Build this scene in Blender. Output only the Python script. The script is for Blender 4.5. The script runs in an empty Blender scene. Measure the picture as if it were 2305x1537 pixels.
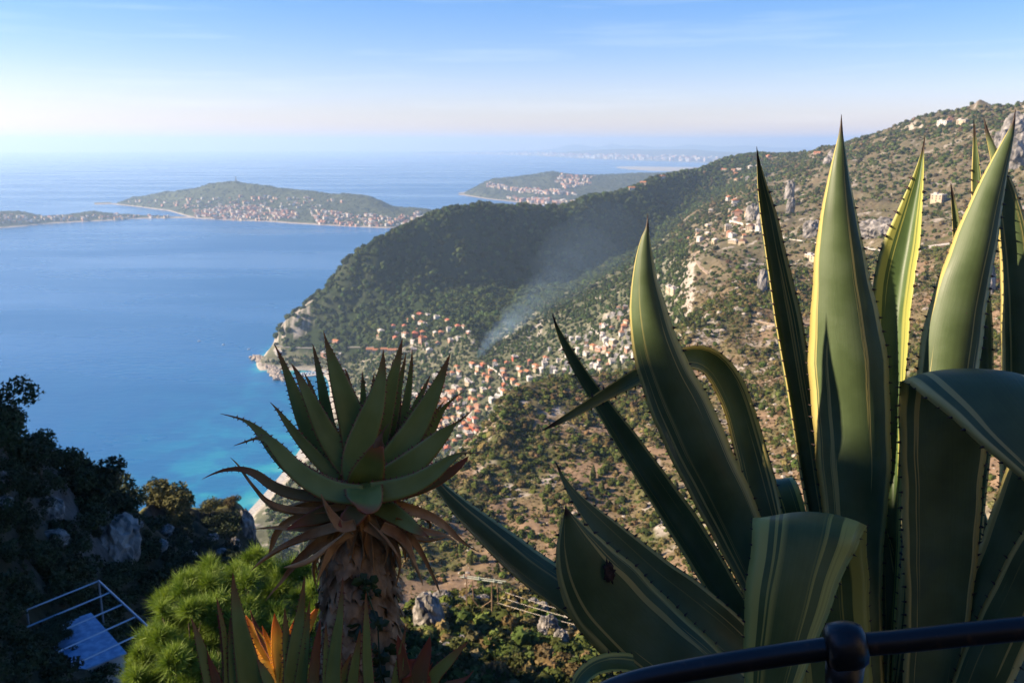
import bpy, math, random
import numpy as np
from mathutils import Vector

# ------------------------------------------------------------------ camera, sky, sun, exposure
R = math.radians
sc = bpy.context.scene
COL = sc.collection
HC = 420.0                      # camera height above the sea
PITCH = R(12.91)
FP = 1950.0                     # focal length in pixels of the 2305 x 1537 photograph
W2, H2 = 1152.5, 768.5
cam = bpy.data.cameras.new('camera')
cam.sensor_width = 36.0
cam.lens = FP * 36.0 / 2305.0
cam.clip_start = 0.05
cam.clip_end = 200000.0
cam.dof.use_dof = True
cam.dof.focus_distance = 2.25
cam.dof.aperture_fstop = 9.0
camo = bpy.data.objects.new('camera', cam)
COL.objects.link(camo)
camo.location = (0, 0, HC)
camo.rotation_euler = (math.pi / 2 - PITCH, 0, 0)
sc.camera = camo

SUN_AZ, SUN_EL = R(-91.5), R(28.5)       # measured from the view direction (+Y), clockwise
SV = Vector((math.sin(SUN_AZ) * math.cos(SUN_EL), math.cos(SUN_AZ) * math.cos(SUN_EL), math.sin(SUN_EL)))
world = bpy.data.worlds.new('World')
sc.world = world
world.use_nodes = True
wn, wl = world.node_tree.nodes, world.node_tree.links
bg = wn['Background']
sky = wn.new('ShaderNodeTexSky')
sky.sky_type = 'NISHITA'
sky.sun_disc = False
sky.sun_elevation = SUN_EL
sky.sun_rotation = SUN_AZ
sky.altitude = 400.0
sky.air_density = 1.0
sky.dust_density = 0.35
sky.ozone_density = 3.0
# thin streaks of cirrus low in the sky
tc = wn.new('ShaderNodeTexCoord')
mp = wn.new('ShaderNodeMapping'); mp.inputs['Scale'].default_value = (2.2, 2.2, 34.0); mp.inputs['Rotation'].default_value = (0.02, 0.015, 0.3)
wl.new(tc.outputs['Generated'], mp.inputs['Vector'])
nz = wn.new('ShaderNodeTexNoise'); nz.inputs['Scale'].default_value = 1.6; nz.inputs['Detail'].default_value = 7.0; nz.inputs['Roughness'].default_value = 0.55
wl.new(mp.outputs['Vector'], nz.inputs['Vector'])
rp = wn.new('ShaderNodeValToRGB'); rp.color_ramp.elements[0].position = 0.54; rp.color_ramp.elements[1].position = 0.95
rp.color_ramp.elements[1].color = (0.22, 0.22, 0.22, 1)
wl.new(nz.outputs['Fac'], rp.inputs['Fac'])
mx = wn.new('ShaderNodeMixRGB'); mx.blend_type = 'MIX'
mx.inputs['Color2'].default_value = (9.0, 9.0, 9.2, 1)
wl.new(rp.outputs['Color'], mx.inputs['Fac'])
hsv = wn.new('ShaderNodeHueSaturation'); hsv.inputs['Saturation'].default_value = 1.4; hsv.inputs['Hue'].default_value = 0.505
wl.new(sky.outputs['Color'], hsv.inputs['Color'])
tint = wn.new('ShaderNodeMixRGB'); tint.blend_type = 'MULTIPLY'; tint.inputs['Fac'].default_value = 1.0
tint.inputs['Color2'].default_value = (1.13, 0.975, 1.11, 1)
wl.new(hsv.outputs['Color'], tint.inputs['Color1']); 
sepd = wn.new('ShaderNodeSeparateXYZ'); wl.new(tc.outputs['Generated'], sepd.inputs[0])
low = wn.new('ShaderNodeValToRGB'); low.color_ramp.elements[0].position = 0.01; low.color_ramp.elements[1].position = 0.16
low.color_ramp.elements[0].color = (1.0, 0.905, 1.0, 1); low.color_ramp.elements[1].color = (1, 1, 1, 1)
wl.new(sepd.outputs['Z'], low.inputs['Fac'])
t2 = wn.new('ShaderNodeMixRGB'); t2.blend_type = 'MULTIPLY'; t2.inputs['Fac'].default_value = 1.0
wl.new(tint.outputs['Color'], t2.inputs['Color1']); wl.new(low.outputs['Color'], t2.inputs['Color2'])
wl.new(t2.outputs['Color'], mx.inputs['Color1'])
wl.new(mx.outputs['Color'], bg.inputs['Color'])
bg.inputs['Strength'].default_value = 0.071

sl = bpy.data.lights.new('sun', 'SUN')
sl.energy = 5.0
sl.angle = R(0.55)
sl.color = (1.0, 0.82, 0.60)
so = bpy.data.objects.new('sun', sl)
COL.objects.link(so)
so.rotation_euler = SV.to_track_quat('Z', 'Y').to_euler()

sc.view_settings.view_transform = 'Standard'
sc.view_settings.look = 'None'
sc.view_settings.exposure = 1.25
sc.view_settings.gamma = 1.0
sc.cycles.use_denoising = True
sc.cycles.max_bounces = 6
sc.cycles.diffuse_bounces = 2
sc.cycles.glossy_bounces = 2
sc.cycles.transmission_bounces = 4
sc.cycles.volume_bounces = 2
sc.cycles.volume_max_steps = 128
sc.cycles.caustics_reflective = False
sc.cycles.caustics_refractive = False

# ------------------------------------------------------------------ helpers
rng = np.random.default_rng(7)
random.seed(7)
CP, SP = math.cos(PITCH), math.sin(PITCH)

def ray(px, py):
    u, v = (px - W2) / FP, (H2 - py) / FP
    return u, CP + v * SP, -SP + v * CP          # depth along the view axis is 1

def at_depth(px, py, d):
    x, y, z = ray(px, py)
    return Vector((x * d, y * d, HC + z * d))

def at_range(px, py, r):
    x, y, z = ray(px, py)
    k = r / math.hypot(x, y)
    return Vector((x * k, y * k, HC + z * k))

def at_plane(px, py, zp):
    x, y, z = ray(px, py)
    k = (zp - HC) / z
    return Vector((x * k, y * k, zp))

def polar(px, py, r):                            # -> azimuth, range, height
    p = at_range(px, py, r)
    return math.atan2(p.x, p.y), r, p.z

def polar_z(px, z, r):
    u = (px - W2) / FP
    t = (z - HC) / r
    v = 0.0
    for _ in range(12):
        v = (t * math.hypot(u, CP + v * SP) + SP) / CP
    return math.atan2(u, CP + v * SP), r, z

def shore(px, py):                               # a waterline point
    x, y, z = ray(px, py)
    return math.atan2(x, y), math.hypot(x, y) * HC / -z, 0.0

def hash2(ix, iy, seed):
    h = (ix.astype(np.int64) * 374761393 + iy.astype(np.int64) * 668265263 + seed * 982451653) & 0x7fffffff
    h = ((h ^ (h >> 13)) * 1274126177) & 0x7fffffff
    return ((h ^ (h >> 16)) & 0xffff) / 65535.0

def vnoise(x, y, seed=0):
    x = np.asarray(x, float); y = np.asarray(y, float)
    ix, iy = np.floor(x), np.floor(y)
    fx, fy = x - ix, y - iy
    fx = fx * fx * (3 - 2 * fx); fy = fy * fy * (3 - 2 * fy)
    a = hash2(ix, iy, seed); b = hash2(ix + 1, iy, seed)
    c = hash2(ix, iy + 1, seed); d = hash2(ix + 1, iy + 1, seed)
    return (a + (b - a) * fx) * (1 - fy) + (c + (d - c) * fx) * fy

def fbm(x, y, seed=0, octv=5, gain=0.5, ridged=False):
    s, a, t = 0.0, 1.0, 0.0
    for o in range(octv):
        n = vnoise(x * 2 ** o + 17.3 * o, y * 2 ** o - 9.1 * o, seed + o)
        if ridged:
            n = 1 - np.abs(2 * n - 1)
        s = s + a * n; t += a; a *= gain
    return s / t

def mesh_obj(name, V, F, mats=None, parent=None, mi=None, smooth=False, uv=None, kind=None, link=True):
    """one mesh object from numpy vertices and a face array (all tris or all quads)"""
    V = np.asarray(V, np.float32).reshape(-1, 3)
    F = np.asarray(F, np.int32)
    n = F.shape[1]
    me = bpy.data.meshes.new(name)
    me.vertices.add(len(V)); me.vertices.foreach_set('co', V.ravel())
    me.loops.add(F.size); me.loops.foreach_set('vertex_index', F.ravel())
    me.polygons.add(len(F))
    me.polygons.foreach_set('loop_start', np.arange(0, F.size, n, dtype=np.int32))
    if mi is not None:
        me.polygons.foreach_set('material_index', np.asarray(mi, np.int32))
    me.polygons.foreach_set('use_smooth', np.full(len(F), bool(smooth)))
    if uv is not None:
        l = me.uv_layers.new(name='UVMap')
        l.data.foreach_set('uv', np.asarray(uv, np.float32)[F.ravel()].ravel())
    for m in (mats or []):
        me.materials.append(m)
    me.update(calc_edges=True)
    me.validate()
    o = bpy.data.objects.new(name, me)
    if link:
        COL.objects.link(o)
    if parent is not None:
        o.parent = parent
    if kind:
        o['kind'] = kind
    return o

def set_col(o, name, C):
    a = o.data.color_attributes.new(name, 'FLOAT_COLOR', 'POINT')
    C = np.asarray(C, np.float32)
    if C.shape[1] == 3:
        C = np.hstack([C, np.ones((len(C), 1), np.float32)])
    a.data.foreach_set('color', C.ravel())

def tag(o, label, cat, group=None):
    o['label'] = label
    o['category'] = cat
    if group:
        o['group'] = group
    return o

def thing(name, label, cat, loc=(0, 0, 0), rz=0.0, group=None):
    o = bpy.data.objects.new(name, None)
    o.empty_display_size = 0.2
    COL.objects.link(o)
    o.location = loc
    o.rotation_euler = (0, 0, rz)
    return tag(o, label, cat, group)

def copy_tree(o, parent=None):
    kids = list(o.children)
    c = o.copy()
    COL.objects.link(c)
    if parent is not None:
        c.parent = parent
    for k in kids:
        copy_tree(k, c)
    return c

class MB:
    """collects boxes, tubes and raw faces into one triangle mesh"""
    def __init__(s):
        s.v, s.f, s.m, s.n = [], [], [], 0
    def add(s, V, F, m=0):
        V = np.asarray(V, float).reshape(-1, 3)
        for f in F:
            f = list(f)
            for k in range(1, len(f) - 1):
                s.f.append((f[0] + s.n, f[k] + s.n, f[k + 1] + s.n)); s.m.append(m)
        s.v.append(V); s.n += len(V)
        return s
    def box(s, c, d, m=0, rz=0.0):
        c = np.asarray(c, float); x, y, z = np.asarray(d, float) / 2
        V = np.array([(a, b, e) for a in (-x, x) for b in (-y, y) for e in (-z, z)])
        ca, sa = math.cos(rz), math.sin(rz)
        V = np.c_[V[:, 0] * ca - V[:, 1] * sa, V[:, 0] * sa + V[:, 1] * ca, V[:, 2]] + c
        return s.add(V, [(0, 1, 3, 2), (4, 6, 7, 5), (0, 4, 5, 1), (2, 3, 7, 6), (0, 2, 6, 4), (1, 5, 7, 3)], m)
    def tube(s, P, rad, n=8, m=0, caps=True):
        P = [Vector(p) for p in P]
        rad = rad if hasattr(rad, '__len__') else [rad] * len(P)
        V, F = [], []
        up = None
        for i, p in enumerate(P):
            t = (P[min(i + 1, len(P) - 1)] - P[max(i - 1, 0)]).normalized()
            if up is None:
                up = Vector((0, 0, 1)) if abs(t.z) < 0.9 else Vector((1, 0, 0))
            a = t.cross(up).normalized(); b = a.cross(t).normalized(); up = b
            for k in range(n):
                q = 2 * math.pi * k / n
                V.append(p + (a * math.cos(q) + b * math.sin(q)) * rad[i])
        for i in range(len(P) - 1):
            for k in range(n):
                k2 = (k + 1) % n
                F.append((i * n + k, i * n + k2, (i + 1) * n + k2, (i + 1) * n + k))
        if caps:
            F.append(tuple(range(n - 1, -1, -1))); F.append(tuple(range((len(P) - 1) * n, len(P) * n)))
        return s.add([tuple(v) for v in V], F, m)
    def build(s, name, mats, parent=None, smooth=False, kind=None):
        return mesh_obj(name, np.vstack(s.v), s.f, mats, parent, s.m, smooth, kind=kind)

# ------------------------------------------------------------------ materials
def mat(name, base=(0.5, 0.5, 0.5), rough=0.8, spec=0.3, metal=0.0):
    m = bpy.data.materials.new(name)
    m.use_nodes = True
    b = m.node_tree.nodes['Principled BSDF']
    b.inputs['Base Color'].default_value = (*base, 1)
    b.inputs['Roughness'].default_value = rough
    b.inputs['Specular IOR Level'].default_value = spec
    b.inputs['Metallic'].default_value = metal
    return m

def nt(m):
    return m.node_tree.nodes, m.node_tree.links, m.node_tree.nodes['Principled BSDF']

def noise_node(m, scale, detail=4.0, rough=0.55, vec=None, coord='Object', stretch=None):
    N, L, _ = nt(m)
    t = N.new('ShaderNodeTexCoord')
    z = N.new('ShaderNodeTexNoise')
    z.inputs['Scale'].default_value = scale; z.inputs['Detail'].default_value = detail; z.inputs['Roughness'].default_value = rough
    src = vec if vec is not None else t.outputs[coord]
    if stretch:
        k = N.new('ShaderNodeMapping'); k.inputs['Scale'].default_value = stretch
        L.new(src, k.inputs['Vector']); src = k.outputs['Vector']
    L.new(src, z.inputs['Vector'])
    return z

def ramp(m, fac, stops):
    N, L, _ = nt(m)
    r = N.new('ShaderNodeValToRGB')
    e = r.color_ramp.elements
    while len(e) < len(stops):
        e.new(0.5)
    for k, (p, c) in enumerate(stops):
        e[k].position = p; e[k].color = (*c, 1) if len(c) == 3 else c
    L.new(fac, r.inputs['Fac'])
    return r

def mixc(m, fac, a, b, mode='MIX'):
    N, L, _ = nt(m)
    x = N.new('ShaderNodeMixRGB'); x.blend_type = mode
    for s, i in ((fac, 'Fac'), (a, 'Color1'), (b, 'Color2')):
        if hasattr(s, 'is_linked') or hasattr(s, 'links'):
            L.new(s, x.inputs[i])
        elif isinstance(s, (int, float)):
            x.inputs[i].default_value = s
        else:
            x.inputs[i].default_value = (*s, 1)
    return x.outputs['Color']

def noisy(name, c1, c2, scale, rough=0.85, spec=0.2, detail=5.0, lo=0.35, hi=0.65, bump=0.0, bdist=0.1, stretch=None, rnd=0.0):
    m = mat(name, c1, rough, spec)
    N, L, b = nt(m)
    z = noise_node(m, scale, detail, stretch=stretch)
    r = ramp(m, z.outputs['Fac'], [(lo, c1), (hi, c2)])
    out = r.outputs['Color']
    if rnd:
        oi = N.new('ShaderNodeObjectInfo')
        h = N.new('ShaderNodeHueSaturation')
        mr = N.new('ShaderNodeMapRange'); mr.inputs['To Min'].default_value = 1 - rnd; mr.inputs['To Max'].default_value = 1 + rnd
        L.new(oi.outputs['Random'], mr.inputs['Value']); L.new(mr.outputs['Result'], h.inputs['Value'])
        L.new(out, h.inputs['Color']); out = h.outputs['Color']
    L.new(out, b.inputs['Base Color'])
    if bump:
        k = N.new('ShaderNodeBump'); k.inputs['Strength'].default_value = bump; k.inputs['Distance'].default_value = bdist
        L.new(z.outputs['Fac'], k.inputs['Height']); L.new(k.outputs['Normal'], b.inputs['Normal'])
    return m

def add_translucent(m, fac, tint):
    """leaf tissue: some of the light goes through"""
    N, L, b = nt(m)
    out = [n for n in N if n.type == 'OUTPUT_MATERIAL'][0]
    t = N.new('ShaderNodeBsdfTranslucent')
    src = b.inputs['Base Color']
    if src.is_linked:
        c = mixc(m, 1.0, src.links[0].from_socket, tint, 'MULTIPLY')
        L.new(c, t.inputs['Color'])
    else:
        t.inputs['Color'].default_value = (*tint, 1)
    x = N.new('ShaderNodeMixShader'); x.inputs[0].default_value = fac
    L.new(b.outputs[0], x.inputs[1]); L.new(t.outputs[0], x.inputs[2]); L.new(x.outputs[0], out.inputs['Surface'])

def attr_mat(name, rough=0.95, nscale=0.2, amp=0.5, nscale2=None):
    """ground whose colour is stored per vertex, broken up by noise"""
    m = mat(name, rough=rough, spec=0.1)
    N, L, b = nt(m)
    a = N.new('ShaderNodeVertexColor'); a.layer_name = 'ground'
    z = noise_node(m, nscale, 8.0, 0.65)
    r = ramp(m, z.outputs['Fac'], [(0.3, (1 - amp,) * 3), (0.7, (1 + amp,) * 3)])
    c = mixc(m, 1.0, a.outputs['Color'], r.outputs['Color'], 'MULTIPLY')
    L.new(c, b.inputs['Base Color'])
    k = N.new('ShaderNodeBump'); k.inputs['Strength'].default_value = 0.6; k.inputs['Distance'].default_value = 0.3 / nscale * 0.4
    L.new(z.outputs['Fac'], k.inputs['Height']); L.new(k.outputs['Normal'], b.inputs['Normal'])
    return m
# ------------------------------------------------------------------ terrain by lofting between ridge, valley and shore lines
def pchip_cols(X, Y, xs):
    """monotone cubic through (X, Y) columns: X, Y are (k, n); xs (m,) -> (m, n)"""
    k, n = X.shape
    out = np.empty((len(xs), n))
    for j in range(n):
        x, y = X[:, j], Y[:, j]
        h = np.diff(x); d = np.diff(y) / h
        s = np.zeros(k)
        ok = d[:-1] * d[1:] > 0
        w1, w2 = 2 * h[1:] + h[:-1], h[1:] + 2 * h[:-1]
        with np.errstate(divide='ignore', invalid='ignore'):
            s[1:-1] = np.where(ok, (w1 + w2) / (w1 / d[:-1] + w2 / d[1:]), 0)
        s[0], s[-1] = d[0], d[-1]
        i = np.clip(np.searchsorted(x, xs) - 1, 0, k - 2)
        t = np.clip((xs - x[i]) / h[i], 0, 1)
        t2, t3 = t * t, t * t * t
        out[:, j] = (2 * t3 - 3 * t2 + 1) * y[i] + (t3 - 2 * t2 + t) * h[i] * s[i] + (-2 * t3 + 3 * t2) * y[i + 1] + (t3 - t2) * h[i] * s[i + 1]
    return out

def smooth1(a, w):
    if w < 1:
        return a
    k = np.hanning(2 * w + 3)[1:-1]; k /= k.sum()
    return np.convolve(np.pad(a, w, mode='edge'), k, mode='valid')

class Loft:
    def __init__(s, curves, az, rs, noise=None, sm=3):
        Xr, Yz = [], []
        for c in curves:
            pts = []
            for q in c:
                if len(q) == 2:
                    pts.append(shore(*q))
                elif len(q) == 3:
                    pts.append(polar(*q))
                else:
                    pts.append(polar_z(q[0], q[2], q[3]))
            pts.sort()
            A = np.array(pts)
            Xr.append(smooth1(np.interp(az, A[:, 0], A[:, 1]), sm))
            Yz.append(smooth1(np.interp(az, A[:, 0], A[:, 2]), sm))
        X, Y = np.array(Xr), np.array(Yz)
        for i in range(1, len(X)):
            X[i] = np.maximum(X[i], X[i - 1] + 2.0)
        s.az, s.rs, s.X = az, rs, X
        Z = pchip_cols(X, Y, rs)
        s.S = np.array([np.interp(rs, X[:, j], np.arange(len(X))) for j in range(len(az))]).T
        A, Rr = np.meshgrid(az, rs)
        s.x, s.y = Rr * np.sin(A), Rr * np.cos(A)
        s.A, s.R = A, Rr
        if noise is not None:
            Z = Z + noise(s, Z)
        s.Z = Z
        s.lr = np.log(rs)
    def uv(s, x, y):
        a, r = np.arctan2(x, y), np.hypot(x, y)
        return (np.clip(np.interp(a, s.az, np.arange(len(s.az))), 0, len(s.az) - 1.001),
                np.clip(np.interp(r, s.rs, np.arange(len(s.rs))), 0, len(s.rs) - 1.001))
    def bil(s, G, i, j):
        i0, j0 = i.astype(int), j.astype(int)
        fi, fj = i - i0, j - j0
        return ((G[j0, i0] * (1 - fi) + G[j0, i0 + 1] * fi) * (1 - fj) + (G[j0 + 1, i0] * (1 - fi) + G[j0 + 1, i0 + 1] * fi) * fj)
    def z(s, x, y):
        return s.bil(s.Z, *s.uv(np.asarray(x, float), np.asarray(y, float)))
    def sidx(s, x, y):
        return s.bil(s.S, *s.uv(np.asarray(x, float), np.asarray(y, float)))
    def hit(s, px, py, rmin=0.0, first=True):
        """where the line of sight through a pixel meets the ground"""
        x, y, z = ray(px, py)
        h = math.hypot(x, y)
        rr = s.rs[s.rs > rmin]
        xs, ys = x / h * rr, y / h * rr
        zz = s.z(xs, ys); zl = HC + z / h * rr
        k = np.nonzero(zz >= zl)[0]
        if not len(k):
            return None
        k = k[0]
        if k == 0:
            r = rr[0]
        else:
            a, b = zl[k - 1] - zz[k - 1], zl[k] - zz[k]
            r = rr[k - 1] + (rr[k] - rr[k - 1]) * a / (a - b)
        q = Vector((x / h * r, y / h * r, 0)); q.z = float(s.z(q.x, q.y))
        return q
    def grid(s):
        nr, na = s.Z.shape
        V = np.c_[s.x.ravel(), s.y.ravel(), s.Z.ravel()]
        i = np.arange(nr * na).reshape(nr, na)
        F = np.c_[i[:-1, :-1].ravel(), i[:-1, 1:].ravel(), i[1:, 1:].ravel(), i[1:, :-1].ravel()]
        return V, F
    def slope(s):
        gz_r = np.gradient(s.Z, axis=0) / np.gradient(s.R, axis=0)
        gz_a = np.gradient(s.Z, axis=1) / (np.gradient(s.A, axis=1) * s.R)
        return np.hypot(gz_r, gz_a)

Zt = 'z'
C = [
 [(-300,Zt,380,45),(600,Zt,378,45),(900,Zt,380,45),(1400,Zt,383,45),(2700,Zt,385,45)],
 [(-300,Zt,335,110),(500,Zt,330,120),(900,1520,88),(1100,1490,98),(1300,1500,98),(1500,1490,100),(1800,1490,95),(2305,1490,85),(2700,1490,82)],
 [(-300,Zt,300,170),(500,Zt,300,180),(820,Zt,295,180),(880,1410,130),(940,1350,136),(1050,1352,138),(1150,1347,140),(1300,1368,140),(1450,1385,140),(1600,1400,137),(1900,1400,130),(2305,1400,120),(2700,1400,115)],
 [(-300,Zt,230,260),(500,Zt,230,270),(850,Zt,245,240),(950,Zt,300,190),(1100,Zt,304,190),(1450,Zt,306,190),(1700,Zt,310,185),(2305,Zt,325,170),(2700,Zt,327,170)],
 [(-300,Zt,120,440),(500,Zt,120,450),(700,Zt,150,420),(800,Zt,215,330),(880,1290,325),(1000,1290,330),(1200,1300,320),(1450,1320,300),(1700,1320,280),(2000,1330,260),(2305,1330,240),(2700,1330,235)],
 [(-300,Zt,110,470),(500,Zt,110,480),(700,Zt,130,450),(800,Zt,205,345),(880,1262,337),(950,1230,350),(1020,1200,365),(1130,1160,390),(1280,1130,395),(1420,1120,395),(1560,1100,390),(1700,1080,385),(1900,1050,370),(2100,1020,360),(2305,1000,350),(2700,1000,340)],
 [(-300,Zt,105,500),(500,Zt,105,510),(700,Zt,115,480),(800,Zt,198,352),(880,1248,344),(950,1180,375),(1020,1120,405),(1130,1030,440),(1280,985,470),(1420,965,490),(1560,900,530),(1700,860,550),(1900,830,560),(2100,790,560),(2305,750,550),(2700,740,540)],
 [(-300,Zt,100,520),(500,Zt,100,530),(700,Zt,105,510),(800,Zt,194,356),(840,1264,340),(880,1238,350),(930,1183,385),(950,1145,400),(1020,1064,438),(1060,1024,460),(1090,994,475),(1110,954,490),(1130,914,505),(1160,892,520),(1200,875,540),(1280,870,560),(1350,855,590),(1420,838,620),(1480,795,670),(1560,705,750),(1700,645,850),(1900,605,900),(2100,565,930),(2305,525,950),(2700,520,950)],
 [(-300,Zt,10,800),(400,Zt,10,830),(500,Zt,15,850),(570,Zt,35,860),(700,Zt,45,800),(850,Zt,60,700),(950,Zt,100,560),(1060,Zt,130,590),(1130,Zt,150,640),(1280,Zt,170,700),(1420,Zt,200,760),(1480,Zt,215,790),(1560,668,840),(1700,620,920),(1900,575,970),(2100,535,1010),(2305,495,1020),(2700,490,1020)],
 [(-300,Zt,-12,900),(250,Zt,-10,950),(400,Zt,-3,970),(500,Zt,-1.5,965),(560,Zt,0,950),(570,1150),(610,1110),(650,1060),(690,1010),(715,Zt,5,1120),(740,Zt,8,1100),(800,Zt,15,1000),(900,Zt,25,1000),(1000,Zt,35,1040),(1100,Zt,60,1050),(1200,Zt,95,1050),(1300,Zt,130,1040),(1400,Zt,170,1000),(1450,Zt,195,960),(1560,625,960),(1700,585,1020),(1900,540,1060),(2100,500,1090),(2305,460,1100),(2700,460,1100)],
 [(-300,Zt,-40,1250),(250,Zt,-26,1250),(400,Zt,-13,1230),(560,Zt,-15,1450),(600,Zt,-18,1590),(680,Zt,-14,1570),(705,Zt,-12,1540),(728,Zt,-6,1470),(740,880),(760,Zt,3,1450),(800,Zt,12,1350),(900,Zt,45,1300),(1000,Zt,60,1300),(1100,Zt,85,1280),(1200,Zt,110,1280),(1300,Zt,150,1250),(1400,Zt,195,1210),(1450,Zt,215,1190),(1560,575,1230),(1700,525,1250),(1900,485,1280),(2100,452,1300),(2305,420,1300),(2700,420,1300)],
 [(-300,Zt,-40,1600),(540,Zt,-30,1640),(575,Zt,-2,1660),(590,Zt,1.5,1665),(620,Zt,2,1662),(650,Zt,3,1655),(700,Zt,3,1645),(750,Zt,3,1610),(800,Zt,12,1560),(900,Zt,45,1480),(1000,Zt,80,1440),(1060,Zt,98,1430),(1100,772,1440),(1150,737,1470),(1200,707,1500),(1300,657,1540),(1420,597,1650),(1480,552,1800),(1560,486,2100),(1640,432,2400),(1700,425,2000),(1800,432,1750),(1900,402,1700),(2000,385,1650),(2100,372,1600),(2200,352,1550),(2305,332,1500),(2700,330,1500)],
 [(-300,Zt,-40,1650),(540,Zt,-30,1690),(575,Zt,0,1715),(590,Zt,6,1730),(620,Zt,12,1740),(700,Zt,20,1705),(800,Zt,25,1650),(900,Zt,65,1600),(1000,Zt,96,1540),(1060,Zt,100,1520),(1100,Zt,100,1560),(1200,Zt,110,1640),(1300,Zt,122,1750),(1420,Zt,150,1900),(1480,Zt,180,2000),(1560,Zt,218,2260),(1640,Zt,270,2550),(1700,392,2480),(1800,382,2200),(1900,357,2050),(2000,332,1950),(2100,312,1900),(2200,297,1850),(2305,285,1800),(2700,285,1800)],
 [(-300,Zt,-40,1700),(560,Zt,-30,1730),(585,Zt,0,1745),(605,Zt,5,1775),(618,Zt,10,1800),(640,768,1785),(660,760,1775),(690,757,1775),(750,735,1770),(850,690,1780),(950,660,1800),(1050,660,1850),(1150,670,1900),(1250,640,2000),(1350,600,2170),(1450,555,2350),(1560,474,2580),(1640,420,2760),(1700,378,2800),(1800,362,2600),(1900,338,2350),(2000,312,2200),(2100,287,2080),(2200,270,2000),(2305,258,1950),(2700,258,1950)],
 [(-300,Zt,-40,1760),(570,Zt,-30,1790),(598,Zt,0,1805),(610,Zt,4,1822),(622,764,1822),(640,735,1815),(670,712,1812),(720,690,1815),(780,640,1830),(850,600,1850),(950,560,1920),(1050,545,1965),(1150,550,2030),(1250,540,2145),(1350,505,2320),(1450,468,2510),(1560,425,2720),(1640,385,2870),(1700,360,2920),(1800,353,2800),(1900,332,2520),(2000,302,2300),(2100,274,2160),(2200,257,2070),(2305,246,2020),(2700,246,2020)],
 [(-300,Zt,-40,1810),(580,Zt,-30,1835),(606,Zt,0,1835),(614,Zt,3,1836),(619,760,1840),(630,738,1842),(650,714,1847),(670,698,1852),(700,673,1857),(740,643,1862),(770,604,1872),(800,574,1882),(840,545,1902),(880,520,1925),(920,505,1955),(960,490,1985),(1010,477,2025),(1050,469,2055),(1100,466,2105),(1160,468,2155),(1200,471,2205),(1240,470,2285),(1280,466,2355),(1310,451,2405),(1350,441,2455),(1400,431,2555),(1440,418,2605),(1470,403,2655),(1500,398,2705),(1530,391,2755),(1570,385,2855),(1600,374,2905),(1620,365,2955),(1650,355,3005),(1700,350,3055),(1780,350,3105),(1830,347,3005),(1860,343,2905),(1900,331,2705),(1940,315,2605),(1990,298,2455),(2050,280,2355),(2110,263,2255),(2180,248,2155),(2240,244,2105),(2305,240,2105),(2700,225,2105)],
 [(-300,Zt,-45,1900),(600,Zt,-40,1900),(640,Zt,-10,1900),(700,Zt,20,1950),(800,Zt,60,2050),(1000,Zt,150,2250),(1200,Zt,130,2450),(1400,Zt,190,2850),(1600,Zt,230,3250),(1800,Zt,260,3400),(2000,Zt,380,2800),(2305,Zt,450,2500),(2700,Zt,450,2500)],
 [(-300,Zt,-45,2300),(600,Zt,-45,2300),(800,Zt,-45,2500),(1000,Zt,-30,2800),(1200,Zt,-30,3000),(1400,Zt,20,3400),(1600,Zt,60,3900),(1800,Zt,100,4100),(2000,Zt,200,3800),(2305,Zt,300,3600),(2700,Zt,300,3600)],
]
def main_noise(s, Z):
    a = np.clip((Z - 2) / 45.0, 0.0, 1.0)
    n1 = fbm(s.x / 150, s.y / 150, 3, 5, 0.5, True) - 0.5
    n2 = fbm(s.x / 26, s.y / 26, 11, 4, 0.55) - 0.5
    near = np.clip((700 - s.R) / 400, 0, 1); S_ = s.S
    crest = np.exp(-((s.S - 15) / 0.35) ** 2)
    return a * (1 + 0.9 * np.clip((S_ - 12.6) * 2, 0, 1) * (s.R < 2600)) * (n1 * (24 - 9 * near) * (1 - 0.65 * crest) + n2 * (8 - 1.0 * near) * (1 - 0.4 * crest)) * np.clip((s.R - 60) / 200, 0.05, 1)
main = Loft(C, np.linspace(R(-37), R(40), 820), np.exp(np.linspace(math.log(45), math.log(4100), 520)), main_noise)

def approx_px(L):
    return W2 + FP * np.tan(L.A) * 0.975

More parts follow.
